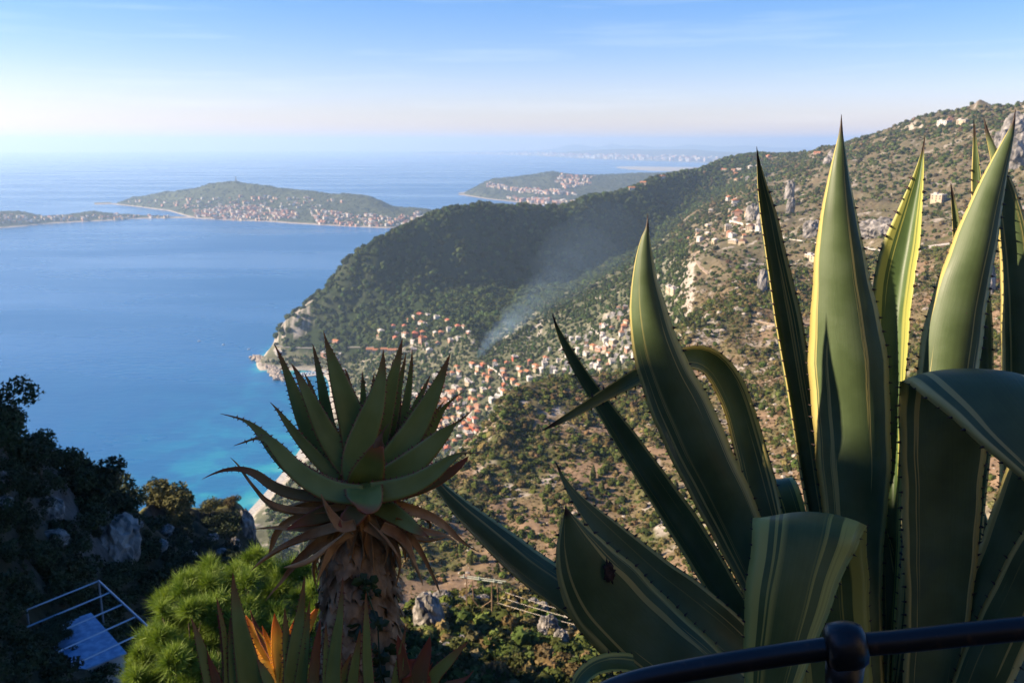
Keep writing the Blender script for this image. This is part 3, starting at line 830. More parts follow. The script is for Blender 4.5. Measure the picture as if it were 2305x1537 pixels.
# --- woods of the peninsulas
Vp = []
for L, n, r0, r1 in ((pen, 5200, 4500, 7000), (arm, 2200, 4350, 5700), (boron, 5200, 5900, 8600)):
    P, S, a, r = sample(L, n, r0, r1, L.az[2], L.az[-3])
    k = P[:, 2] > 6
    Vp.append((P[k], r[k]))
Pp = np.vstack([v[0] for v in Vp]); rp_ = np.hstack([v[1] for v in Vp])
rdp = (3.5 + 4.5 * rng.random(len(Pp))) * rp_ / 5500
Pp[:, 2] -= rdp * 0.3
scatter_mesh('peninsula_woods', Pp, rdp, np.array(['low'] * len(Pp)), greens(len(Pp), (0.046, 0.055, 0.024), 0.25), M_leafc)

# ------------------------------------------------------------------ houses
M_wall = {n: noisy('render ' + n, tuple(np.array(c) * 0.88), tuple(np.array(c) * 1.05), 0.25, 0.9, 0.15) for n, c in
          {'white': (0.56, 0.52, 0.46), 'cream': (0.50, 0.40, 0.27), 'pink': (0.48, 0.27, 0.19), 'grey': (0.36, 0.34, 0.31), 'red': (0.40, 0.11, 0.06)}.items()}
M_roof = {n: noisy('roof ' + n, tuple(np.array(c) * 0.75), tuple(np.array(c) * 1.15), 0.6, 0.9, 0.1) for n, c in
          {'orange': (0.43, 0.18, 0.09), 'brown': (0.33, 0.18, 0.11), 'pale': (0.52, 0.47, 0.42), 'red': (0.40, 0.13, 0.08)}.items()}
M_win = mat('window glass dark', (0.03, 0.035, 0.045), 0.15, 0.5)
M_shut = mat('shutters', (0.12, 0.17, 0.16), 0.7)

def wall_mesh(w, d, h, storeys, wcol, r_):
    """walls of one house with its window and door openings set into the facade"""
    b = MB()
    b.box((0, 0, h / 2 - 1.5), (w, d, h + 3.0), 0)
    for s in range(storeys):
        z = (s + 0.55) * h / storeys
        for side in range(4):
            L = w if side % 2 == 0 else d
            n = max(2, int(L / 3.0))
            for k in range(n):
                if r_.random() < 0.15:
                    continue
                t = (k + 0.5) / n * L - L / 2
                hh = 1.9 if s == 0 and r_.random() < 0.4 else 1.4
                c = {0: (t, -d / 2 - 0.02, z), 1: (w / 2 + 0.02, t, z), 2: (t, d / 2 + 0.02, z), 3: (-w / 2 - 0.02, t, z)}[side]
                b.box(c, (1.05, 0.12, hh) if side % 2 == 0 else (0.12, 1.05, hh), 1)
    return b.build('wall', [M_wall[wcol], M_win])

def roof_mesh(w, d, h, style, rcol, r_):
    b = MB(); e = 0.5
    if style == 'hip':
        rh = 0.22 * min(w, d) + 0.6
        q = max(0.0, (w - d) / 2 * 0.9)
        V = [(-w/2-e,-d/2-e,h),(w/2+e,-d/2-e,h),(w/2+e,d/2+e,h),(-w/2-e,d/2+e,h),(-q,0,h+rh),(q,0,h+rh),(-w/2-e,-d/2-e,h-0.2),(w/2+e,-d/2-e,h-0.2),(w/2+e,d/2+e,h-0.2),(-w/2-e,d/2+e,h-0.2)]
        b.add(V, [(0,1,5,4),(1,2,5),(2,3,4,5),(3,0,4),(6,7,1,0),(7,8,2,1),(8,9,3,2),(9,6,0,3),(9,8,7,6)])
    elif style == 'gable':
        rh = 0.2 * d + 0.5
        V = [(-w/2-e,-d/2-e,h),(w/2+e,-d/2-e,h),(w/2+e,d/2+e,h),(-w/2-e,d/2+e,h),(-w/2-e,0,h+rh),(w/2+e,0,h+rh)]
        b.add(V, [(0,1,5,4),(2,3,4,5),(1,2,5),(3,0,4),(3,2,1,0)])
    else:
        b.box((0, 0, h + 0.12), (w + 0.3, d + 0.3, 0.24))
        b.box((0, -d/2, h + 0.6), (w + 0.25, 0.25, 0.75)); b.box((0, d/2, h + 0.6), (w + 0.25, 0.25, 0.75))
        b.box((-w/2, 0, h + 0.6), (0.25, d - 0.3, 0.75)); b.box((w/2, 0, h + 0.6), (0.25, d - 0.3, 0.75))
        b.box((w * 0.2, d * 0.15, h + 1.3), (w * 0.3, d * 0.4, 2.2))
    return b.build('roof', [M_roof[rcol]])

HOUSE = {}
def house_proto(wc, rc, style, v):
    key = (wc, rc, style, v)
    if key in HOUSE:
        return HOUSE[key], False
    r_ = random.Random(hash(v) + 5)
    st = 2 if v != 2 else 3
    w, d, h = [(11, 8.5, 4.4), (14.5, 8, 4.2), (11, 9, 6.4), (8.5, 7, 3.6)][v]
    t = thing('house', 'x', 'house')
    wall_mesh(w, d, h, st, wc, r_).parent = t
    rf = roof_mesh(w, d, h, style, rc, r_)
    rf.parent = t
    if style != 'flat':
        MB().box((w * 0.22, d * 0.2, h + 1.6), (0.8, 0.8, 2.6)).build('chimney', [M_wall[wc]], rf)
    HOUSE[key] = t
    return t, True

def in_poly(x, y, P):
    c = False
    for i in range(len(P)):
        (x1, y1), (x2, y2) = P[i], P[i - 1]
        if (y1 > y) != (y2 > y) and x < (x2 - x1) * (y - y1) / (y2 - y1) + x1:
            c = not c
    return c

wdesc = {'white': 'white', 'cream': 'cream', 'pink': 'pink', 'grey': 'grey', 'red': 'deep red'}
rdesc = {'orange': 'orange', 'brown': 'brown', 'pale': 'pale', 'red': 'red'}
sdesc = {'hip': 'hipped', 'gable': 'gabled', 'flat': 'flat'}
vdesc = ['', 'long ', 'tall ', 'small ']
house_xy = []
n_house = 0
def put_house(px, py, wc, rc, style, v, where, grp, sc_=1.0, rz=None, label=None, rmin=620):
    global n_house
    p = main.hit(px, py, rmin)
    if p is None or p.z < 1.5:
        return None
    if any((p.x - a) ** 2 + (p.y - b) ** 2 < (11 * sc_) ** 2 for a, b in house_xy):
        return None
    house_xy.append((p.x, p.y))
    t, fresh = house_proto(wc, rc, style, v)
    if not fresh:
        t = copy_tree(t)
    # each house turns its long side along the slope
    e = 8.0
    gx = float(main.z(p.x + e, p.y) - main.z(p.x - e, p.y)); gy = float(main.z(p.x, p.y + e) - main.z(p.x, p.y - e))
    t.location = (p.x, p.y, p.z + 0.3)
    t.rotation_euler = (0, 0, (math.atan2(gy, gx) + math.pi / 2 + random.uniform(-0.35, 0.35)) if rz is None else rz)
    t.scale = (sc_, sc_, sc_)
    lb = label or f'{vdesc[v]}{wdesc[wc]} house with {sdesc[style]} {rdesc[rc]} roof {where}'
    tag(t, lb, 'house', grp)
    n_house += 1
    return t

def fill(poly, step, n, walls, roofs, styles, where, grp, sc0, sc1, jit=0.45, rmin=620):
    xs = [q[0] for q in poly]; ys = [q[1] for q in poly]
    c = []
    y = min(ys)
    while y < max(ys):
        x = min(xs)
        while x < max(xs):
            qx, qy = x + random.uniform(-jit, jit) * step, y + random.uniform(-jit, jit) * step * 0.75
            if in_poly(qx, qy, poly):
                c.append((qx, qy))
            x += step
        y += step * 0.75
    random.shuffle(c)
    k = 0
    for qx, qy in c:
        if k >= n:
            break
        w_, r_, s_ = random.choice(walls), random.choice(roofs), random.choice(styles)
        wh = where(qx, qy) if callable(where) else where
        if s_ == 'flat':
            r_ = 'pale'
        if put_house(qx, qy, w_, r_, s_, random.choice((0, 0, 1, 2, 3)), wh, grp, random.uniform(sc0, sc1), rmin=rmin):
            k += 1
    return k

# a few that stand out
put_house(946, 712, 'red', 'red', 'hip', 1, '', 'x', 1.15, label='red roofed villa highest among the trees above the cove')
put_house(958, 735, 'white', 'pale', 'flat', 1, '', 'x', 1.1, label='white flat topped villa just below the highest red villa')
put_house(935, 758, 'red', 'red', 'hip', 2, '', 'x', 1.2, label='big deep red villa beside a tower at the foot of the wooded headland')
put_house(952, 770, 'pink', 'orange', 'flat', 2, '', 'x', 1.3, label='square pink tower house beside the deep red villa')
put_house(858, 752, 'cream', 'pale', 'hip', 2, '', 'x', 1.2, label='pale hipped villa on its own terrace at the headland foot')
put_house(757, 771, 'pink', 'orange', 'gable', 1, '', 'x', 1.0, label='lone orange roofed house beside the coast road')
for q, x in enumerate((835, 850, 868, 884)):
    put_house(x, 791 + (q % 2) * 2, 'cream', 'orange', 'gable', 1, '', 'long block', 1.15, rz=0.05, label='part of the long cream hotel under orange tiles by the road bend')
put_house(585, 791, 'white', 'pale', 'flat', 2, '', 'x', 1.3, label='white stepped villa on the tip of the rocky point', rmin=1500)
put_house(598, 784, 'white', 'pale', 'flat', 1, '', 'x', 1.2, label='white flat villa behind the tip of the rocky point', rmin=1500)
put_house(607, 779, 'cream', 'pale', 'flat', 3, '', 'x', 1.1, label='small cream house under the pale sea cliff', rmin=1500)
put_house(627, 797, 'grey', 'pale', 'flat', 1, '', 'x', 1.3, label='long grey building between the cliff and the harbour', rmin=1500)
put_house(1305, 444, 'white', 'pale', 'hip', 2, '', 'x', 1.5, label='white house perched on the wooded ridge skyline', rmin=2000)
put_house(1352, 433, 'cream', 'pale', 'flat', 2, '', 'x', 2.0, label='square cream tower house on the wooded ridge skyline', rmin=2000)
put_house(2112, 455, 'cream', 'pale', 'flat', 2, '', 'x', 1.35, label='large pale stone house alone on the right hillside', rmin=1000)
put_house(2125, 282, 'white', 'pale', 'flat', 1, '', 'x', 1.7, label='long white house near the mountain top', rmin=1200)
put_house(2138, 273, 'pink', 'brown', 'gable', 3, '', 'x', 1.5, label='small pinkish house above the long white one on the mountain', rmin=1200)
put_house(2166, 280, 'cream', 'pale', 'flat', 0, '', 'x', 1.6, label='cream house beside the long white one near the mountain top', rmin=1200)

def zone(x, y):
    if y > 985: return 'close under the white rocky spur'
    if y > 930: return 'in the lower village'
    if y > 885: return 'in the middle of the village'
    return 'along the upper village below the smoke'
V1 = [(900,905),(960,860),(1010,828),(1090,815),(1180,806),(1215,830),(1190,858),(1150,880),(1120,905),(1098,950),(1078,985),(1045,1018),(1015,1050),(985,1090),(930,1075),(905,1000)]
V2 = [(1195,806),(1230,790),(1280,752),(1330,742),(1395,695),(1432,680),(1440,800),(1350,838),(1282,846),(1225,838),(1190,830)]
V3 = [(845,745),(905,728),(945,702),(1050,722),(1060,752),(1040,775),(985,790),(945,802),(905,795),(850,770)]
V4 = [(1590,480),(1660,455),(1712,500),(1712,540),(1640,560),(1535,560),(1560,520)]
V5 = [(1625,378),(1720,372),(1712,430),(1640,432)]
V6 = [(720,790),(765,800),(778,840),(745,835)]
fill(V1, 17, 138, ['cream', 'white', 'pink', 'cream', 'grey', 'red', 'white'], ['orange', 'orange', 'orange', 'brown', 'red', 'pale'], ['hip', 'gable', 'hip', 'gable', 'flat'], zone, 'houses of the village', 0.66, 1.0)
fill(V2, 16, 72, ['white', 'white', 'cream', 'pink', 'white'], ['pale', 'orange', 'pale', 'brown'], ['hip', 'flat', 'gable', 'flat'], lambda x, y: 'on the sunny terraces' if x > 1300 else 'where terraces meet the village', 'houses on the sunny terraces', 0.6, 0.9)
fill(V3, 17, 30, ['cream', 'pink', 'white', 'grey'], ['orange', 'red', 'pale', 'brown'], ['hip', 'gable', 'flat'], 'at the foot of the wooded headland', 'houses under the headland', 0.8, 1.2)
fill(V4, 17, 26, ['white', 'cream', 'cream', 'pink'], ['pale', 'orange', 'brown'], ['hip', 'flat', 'gable'], 'on the hillside above the valley road', 'houses above the valley', 0.7, 1.1, rmin=1000)
fill(V5, 15, 9, ['pink', 'cream', 'white'], ['orange', 'brown', 'pale'], ['hip', 'gable'], 'scattered near the saddle of the ridge', 'houses near the saddle', 1.1, 1.6, rmin=1800)
fill(V6, 13, 9, ['cream', 'pink', 'white'], ['orange', 'pale'], ['gable', 'flat'], 'lined along the harbour quay', 'houses by the harbour', 1.0, 1.3, rmin=1400)
for x, y in ((1422, 424), (1448, 412), (1490, 398), (1730, 352), (1840, 346), (1662, 480), (1642, 447), (1655, 455)):
    put_house(x, y + 4, random.choice(['cream', 'white', 'pink']), 'orange', 'gable', 0, 'dotted along the wooded ridge', 'houses along the ridge', 1.5, rmin=1300)
for x, y in ((1510, 655), (1520, 660), (1480, 690), (1495, 700), (1830, 585), (1850, 590), (2070, 452), (2260, 640), (2245, 620)):
    put_house(x, y, 'cream', 'pale', 'flat', random.choice((0, 1, 3)), 'standing alone on the right hand slope', 'lone houses on the slope', 1.1, rmin=780)

# trees between the houses: 230 of them as things, the rest as one mass
M_tree = noisy('village tree leaves', (0.030, 0.042, 0.015), (0.075, 0.085, 0.030), 1.2, 0.9, 0.1, rnd=0.3)
M_trunk = noisy('bark', (0.06, 0.045, 0.03), (0.14, 0.105, 0.075), 6.0, 0.95, 0.1, bump=0.5, bdist=0.05)
hx = np.array(house_xy)
P3, rad3, k3_, c3 = vil
dmin = np.array([np.min(np.hypot(hx[:, 0] - p[0], hx[:, 1] - p[1])) for p in P3])
ok = dmin > rad3 * 0.6 + 3.6
P3, rad3, k3_, c3 = P3[ok], rad3[ok], k3_[ok], c3[ok]
order = np.argsort(-rad3 / np.hypot(P3[:, 0], P3[:, 1]))
tp = {}
for kd, seed in (('round', 41), ('low', 47), ('tall', 53)):
    tp[kd] = []
    for v in range(3):
        t = bush_obj('tree', kd, M_tree, seed + v, 160)
        tp[kd].append(t)
tl = {'round': 'round crowned green tree between village houses', 'low': 'broad low tree among village gardens', 'tall': 'narrow upright cypress between village houses'}
solo3 = order[:230]
for i in solo3:
    kd = str(k3_[i])
    o = random.choice(tp[kd]).copy()
    COL.objects.link(o)
    o.location = P3[i]; o.rotation_euler = (0, 0, random.random() * 6.28)
    s = float(rad3[i]); o.scale = (s, s, s)
    tag(o, tl[kd], 'tree', 'village trees, ' + kd)
r3 = order[230:]
scatter_mesh('garden_trees', P3[r3], rad3[r3], k3_[r3], c3[r3], M_leafc)

# far towns: hundreds of houses a couple of pixels wide, one object for each place
def town(name, L, polys, size, seed, mcols):
    r_ = np.random.default_rng(seed)
    b = MB()
    for poly, n in polys:
        xs = [q[0] for q in poly]; ys = [q[1] for q in poly]; k = 0; tr = 0
        while k < n and tr < n * 30:
            tr += 1
            x, y = r_.uniform(min(xs), max(xs)), r_.uniform(min(ys), max(ys))
            if not in_poly(x, y, poly):
                continue
            p = L.hit(x, y)
            if p is None or p.z < 1:
                continue
            s = size * r_.uniform(0.6, 1.3)
            rz = r_.uniform(0, 3.1)
            h = s * r_.uniform(0.45, 0.8)
            b.box((p.x, p.y, p.z + h / 2 - 1), (s, s * 0.7, h + 2), int(r_.integers(0, 3)), rz)
            b.box((p.x, p.y, p.z + h + s * 0.06), (s * 1.05, s * 0.75, s * 0.12), 3 + int(r_.integers(0, 2)), rz)
            k += 1
    return b.build(name, mcols, kind='stuff')
TM = [M_wall['white'], M_wall['cream'], M_wall['pink'], M_roof['orange'], M_roof['pale']]
town('peninsula_town', pen, [([(430,476),(530,464),(650,474),(690,492),(600,497),(520,496),(440,490)], 330), ([(690,470),(780,480),(880,490),(950,475),(970,500),(860,512),(720,506)], 230),
     ([(280,455),(420,448),(640,440),(800,455),(700,468),(420,470)], 120)], 15, 5, TM)
town('point_houses', arm, [([(-40,480),(100,490),(250,484),(400,488),(380,491),(260,495),(100,500),(-20,505)], 110)], 14, 6, TM)
town('headland_town', boron, [([(1265,395),(1340,398),(1330,415),(1270,425),(1250,410)], 110), ([(1100,412),(1160,425),(1270,430),(1300,440),(1180,436),(1090,420)], 150), ([(1130,444),(1200,448),(1320,455),(1300,462),(1180,456)], 90)], 20, 8, TM)
town('coast_town', coast, [([(1040,345),(1200,346),(1300,349),(1450,352),(1620,357),(1620,365),(1450,361),(1300,356),(1180,349.5),(1040,347.5)], 420)], 75, 9, TM)

# the small tower on the peninsula's summit
p = pen.hit(531, 409)
t = thing('signal_tower', 'tiny pale signal tower on the summit of the peninsula', 'tower', p)
b = MB(); b.box((0, 0, 7), (9, 9, 18)); b.box((0, 0, 22), (5, 5, 16)); b.build('tower_shaft', [M_wall['white']], t)
MB().box((0, 0, 31.5), (7, 7, 3)).build('lantern_room', [M_wall['grey']], t)

# ------------------------------------------------------------------ roads, walls, beach, harbour
def drape(pix, n, rmin=620, lift=0.6):
    """points on the ground under a line drawn through the given sight lines"""
    pts = []
    for (x0, y0), (x1, y1) in zip(pix[:-1], pix[1:]):
        for k in range(n):
            t = k / n
            p = main.hit(x0 + (x1 - x0) * t, y0 + (y1 - y0) * t, rmin)
            if p is not None:
                pts.append(p + Vector((0, 0, lift)))
    return pts

def ribbon(name, pts, width, m, kind='structure', thick=0.8):
    V, F = [], []
    sm = [sum((pts[max(0, min(len(pts) - 1, i + k))] for k in (-2, -1, 0, 1, 2)), Vector()) / 5 for i in range(len(pts))]
    for i, p in enumerate(sm):
        t = sm[min(i + 1, len(sm) - 1)] - sm[max(i - 1, 0)]
        s = Vector((t.y, -t.x, 0)).normalized() * width / 2
        V += [tuple(p + s), tuple(p - s), tuple(p - s - Vector((0, 0, thick))), tuple(p + s - Vector((0, 0, thick)))]
    for i in range(len(sm) - 1):
        for k in range(4):
            F.append((4 * i + k, 4 * i + (k + 1) % 4, 4 * i + 4 + (k + 1) % 4, 4 * i + 4 + k))
    return mesh_obj(name, V, F, [m], kind=kind)

M_road = noisy('pale asphalt', (0.20, 0.185, 0.165), (0.27, 0.25, 0.22), 0.4, 0.9)
M_dirt = noisy('dirt track', (0.36, 0.26, 0.17), (0.46, 0.35, 0.24), 0.5, 0.95)
M_stone = noisy('pale masonry', (0.46, 0.41, 0.34), (0.64, 0.58, 0.49), 0.5, 0.9)
M_rubble = noisy('breakwater rock', (0.26, 0.21, 0.165), (0.44, 0.37, 0.30), 0.22, 0.95, bump=0.8, bdist=1.0)
ribbon('coast_road', drape([(618,776),(640,781),(700,784),(780,782),(850,781),(900,786),(940,800)], 14, 1500, 1.0), 8, M_road)
ribbon('village_street', drape([(1118,838),(1135,858),(1165,890)], 12), 6, M_road)
ribbon('terrace_street', drape([(1395,705),(1410,740),(1425,790)], 12), 7, M_road)
ribbon('hill_track', drape([(1690,720),(1760,735),(1830,728),(1900,740)], 10, 400), 3.0, M_dirt)
ribbon('cornice_road', drape([(1640,508),(1700,520),(1790,540),(1850,548),(1960,560),(2060,575),(2200,590)], 10, 900), 9, M_stone)
ribbon('zigzag_path', drape([(1545,540),(1600,525),(1585,560),(1562,575),(1580,605),(1600,620)], 10, 900), 5, M_dirt)
ribbon('ridge_track', drape([(1860,375),(1960,370),(2040,350)], 10, 1200), 5, M_dirt)
for k, (pl, nm, lb) in enumerate((([(1095,826),(1125,845),(1138,872)], 'retaining_wall', 'long pale retaining wall beside the street below the smoke'),
                    ([(1330,742),(1352,760),(1375,790)], 'retaining_wall', 'pale stepped retaining wall across the sunny terraces'),
                    ([(1640,500),(1670,508),(1712,512)], 'retaining_wall', 'long pale wall carrying the hillside houses by the road'))):
    pts = drape(pl, 8)
    o = ribbon(nm, [q + Vector((0, 0, 3.4)) for q in pts], 1.2, M_stone, kind=None, thick=5.0)
    tag(o, lb, 'wall')

# beach and rocky shore along the bay
def coast_line(pix):
    return [Vector((math.sin(a) * r, math.cos(a) * r, 0.0)) for a, r, _ in (shore(*q) for q in pix)]
cl = coast_line([(540,1185),(570,1150),(590,1130),(610,1110),(630,1085),(650,1060),(670,1035),(690,1010),(705,985),(718,955),(728,925),(736,900),(740,882)])
M_beach = noisy('beach shingle', (0.40, 0.36, 0.30), (0.56, 0.52, 0.45), 0.3, 0.95)
ribbon('beach', [q + Vector((3, 2, 1.0)) for q in cl], 17, M_beach, thick=2.5)
# breakwater of tumbled rock and the quays
bw = coast_line([(577,803),(588,815),(600,824),(614,830),(619,838),(621,848),(632,854),(648,855)])
b = MB()
r_ = np.random.default_rng(3)
for (p, q) in zip(bw[:-1], bw[1:]):
    n = max(4, int((q - p).length / 2.2))
    for k in range(n):
        for j in range(3):
            c = p.lerp(q, (k + r_.random()) / n)
            s = 2.6 + 2.2 * r_.random()
            D = ICO1 * (1 + 0.4 * (r_.random((len(ICO1), 1)) - 0.5)) * s * np.array([1, 1, 0.75])
            b.add(D + np.array([c.x + r_.normal() * 4.5, c.y + r_.normal() * 4.5, 0.8 + 1.6 * r_.random()]), ICF1)
o = b.build('breakwater', [M_rubble]); tag(o, 'curved breakwater of tumbled pale boulders round the little harbour', 'breakwater')
qy = coast_line([(634,815),(660,814),(700,815),(735,817)])
o = ribbon('quay', [q + Vector((0, 6, 2.4)) for q in qy for _ in (0, 1)], 24, M_stone, kind=None, thick=5); tag(o, 'broad pale quay along the back of the little harbour', 'quay')
jt = coast_line([(676,849),(700,846),(730,843),(752,840)])
o = ribbon('jetty', [q + Vector((0, 0, 1.8)) for q in jt for _ in (0, 1)], 7, M_stone, kind=None, thick=4); tag(o, 'straight pale jetty closing the front of the harbour', 'jetty')

M_hull = mat('white hull', (0.78, 0.78, 0.76), 0.35, 0.5)
M_cabin = mat('boat cabin', (0.55, 0.58, 0.6), 0.3, 0.5)
def boat_proto():
    t = thing('boat', 'x', 'boat')
    V, F = [], []
    st = [(-5, 1.3, 0.1), (-3, 1.6, 0.1), (0, 1.7, 0.15), (3, 1.2, 0.35), (5.2, 0.05, 0.7)]
    for x, w, z in st:
        V += [(x, -w, 1.0 + z), (x, -w * 0.7, -0.3), (x, w * 0.7, -0.3), (x, w, 1.0 + z)]
    for i in range(len(st) - 1):
        for k in range(3):
            F.append((4*i+k, 4*i+k+1, 4*i+5+k, 4*i+4+k))
        F.append((4*i+3, 4*i, 4*i+4, 4*i+7))
    F.append((0, 3, 2, 1))
    MB().add(V, F).build('hull', [M_hull], t)
    b = MB(); b.box((-0.6, 0, 1.75), (3.4, 2.0, 1.4)); b.box((0.0, 0, 2.6), (2.0, 1.7, 0.25)); b.build('cabin', [M_cabin], t)
    MB().tube([(0.3, 0, 2.4), (0.3, 0, 9.5)], 0.09, 6).build('mast', [M_cabin], t)
    return t
bt = None
def put_boat(px, py, rz, lb, grp, s=1.0):
    global bt
    a, r, _ = shore(px, py)
    if bt is None:
        bt = boat_proto(); t = bt
    else:
        t = copy_tree(bt)
    t.location = (math.sin(a) * r, math.cos(a) * r, 0.1); t.rotation_euler = (0, 0, rz); t.scale = (s, s, s)
    tag(t, lb, 'boat', grp)
for k in range(13):
    put_boat(644 + k * 7.2, 824 + (k % 3) * 1.6, 1.5 + random.uniform(-.15, .15), 'small white boat moored along the back quay of the harbour', 'boats at the back quay', random.uniform(0.8, 1.2))
for k in range(8):
    put_boat(680 + k * 7.5, 842.5 - k * 0.6, 1.45 + random.uniform(-.15, .15), 'white boat moored bow out along the front jetty', 'boats at the front jetty', random.uniform(1.0, 1.5))
for k, (x, y) in enumerate(((641, 834), (643, 841), (646, 847))):
    put_boat(x, y, 0.3, 'white boat tied inside the curve of the breakwater', 'boats inside the breakwater', 1.0)
for x, y, lb in ((503, 776, 'white yacht far out alone on the blue bay, the uppermost dot'), (560, 786, 'white boat a little off the rocky point'), (448, 768, 'white boat on the open bay farthest from the point'), (597, 824, 'white boat close outside the breakwater')):
    put_boat(x, y, 0.6, lb, 'boats out on the bay', 0.6)
# ------------------------------------------------------------------ bushes, trees and rocks on the near slope
M_dark = noisy('evergreen leaves in shade', (0.014, 0.024, 0.007), (0.036, 0.050, 0.014), 2.5, 0.75, 0.25, rnd=0.25)  # leaf colour darkened to carry the shade of the slope
M_olive = noisy('scrub leaves in sun', (0.075, 0.075, 0.028), (0.145, 0.135, 0.045), 2.0, 0.85, 0.15, rnd=0.25)  # paler leaf colour carries the sun on the bluff
M_rock = noisy('limestone', (0.055, 0.052, 0.046), (0.33, 0.30, 0.27), 1.3, 0.95, 0.1, detail=9, lo=0.32, hi=0.62, bump=1.0, bdist=0.25)

def crown(lobes, n, size, r_, tuft=False):
    """leaf-sized faces spread through several lobes; lobes are (x, y, z, radius, flatness)"""
    Vs, Fs, k = [], [], 0
    tot = sum(l[3] ** 2 for l in lobes)
    for (x, y, z, rad, fl) in lobes:
        m = max(20, int(n * rad * rad / tot))
        V, F = leaf_tris(m, size, rad, fl, 0.45, r_)
        d = V.reshape(-1, 3, 3).mean(1)
        w = 1 + 0.28 * np.sin(d[:, 0] * 4.1 / rad + x * 9) * np.cos(d[:, 1] * 3.7 / rad + z * 5) * np.sin(d[:, 2] * 4.6 / rad + y * 7)
        V = (V.reshape(-1, 3, 3) + (d * (w[:, None] - 1))[:, None, :]).reshape(-1, 3)
        Vs.append(V + [x, y, z]); Fs.append(F + k); k += len(V)
    return np.vstack(Vs), np.vstack(Fs)

def small_tree(name, label, cat, base, h, rad, m, seed, n=2600, size=None, lobes=None, flat=0.8, group=None, lean=(0, 0)):
    r_ = np.random.default_rng(seed)
    t = thing(name, label, cat, base, 0, group)
    if lobes is None:
        lobes = [(r_.normal() * rad * 0.42 + lean[0], r_.normal() * rad * 0.42 + lean[1], h - rad * flat * (0.55 + 0.8 * r_.random()), rad * (0.38 + 0.3 * r_.random()), flat) for _ in range(7)]
        lobes.append((lean[0], lean[1], h - rad * flat, rad * 0.75, flat))
    V, F = crown(lobes, n, size or rad * 0.075, r_)
    mesh_obj('crown', V, F, [m], t)
    b = MB()
    b.tube([(0, 0, -0.6), (lean[0] * 0.3, lean[1] * 0.3, h * 0.3), (lean[0] * 0.8, lean[1] * 0.8, h * 0.62)], [0.055 * h, 0.04 * h, 0.02 * h], 8)
    for l in lobes[:6]:
        b.tube([(lean[0] * 0.35, lean[1] * 0.35, h * 0.32), (l[0] * 0.5, l[1] * 0.5, h * 0.45), (l[0], l[1], l[2])], [0.022 * h, 0.016 * h, 0.006 * h], 6)
    b.build('trunk', [M_trunk], t, smooth=True)
    return t

# tall trees that stand out
def near_at(px, py):
    return near.hit(px, py)
q = near_at(92, 1075) or at_range(92, 1075, 72)
small_tree('tree', 'small round topped tree standing against the sea on the cliff edge', 'tree', q, 3.6, 1.5, M_dark, 1, 2600)
q = near_at(190, 1135) or at_range(190, 1135, 80)
small_tree('tree', 'broad dark tree with ragged crown on the cliff edge above the pale rock', 'tree', q, 4.4, 2.6, M_dark, 2, 4200, lean=(0.2, 0))
q = near_at(272, 1165) or at_range(272, 1165, 98)
small_tree('tree', 'low dark green tree where the cliff edge meets the sunlit grass', 'tree', q, 3.0, 2.3, M_dark, 3, 2600)
q = near_at(392, 1180) or at_range(392, 1180, 152)
small_tree('pine_tree', 'sunlit umbrella shaped pine on the grassy bluff over the turquoise water', 'tree', q, 7.0, 3.4, M_olive, 4, 4200, flat=0.7)
q = near_at(473, 1160) or at_range(473, 1160, 160)
small_tree('shrub', 'round pale green bush on the bluff beside the bare rock top', 'shrub', q, 3.4, 2.0, M_olive, 5, 1600)
q = near_at(522, 1142) or at_range(522, 1142, 163)
small_tree('shrub', 'brownish bush crowning the white rock at the end of the bluff', 'shrub', q, 2.0, 1.7, M_bushdry, 6, 1300, flat=0.5)
for k, (x, y, h, rd) in enumerate(((8, 985, 2.8, 1.9), (35, 1025, 2.3, 1.6), (-30, 930, 3.0, 2.0), (60, 1048, 2.0, 1.5), (12, 955, 2.2, 1.3))):
    q = near_at(x, y + 25) or at_range(x, y + 25, 64)
    small_tree('tree', 'dark bushy tree on the steep cliff top at the edge of the picture', 'tree', q, h, rd, M_dark, 20 + k, 2400, group='trees along the cliff top')

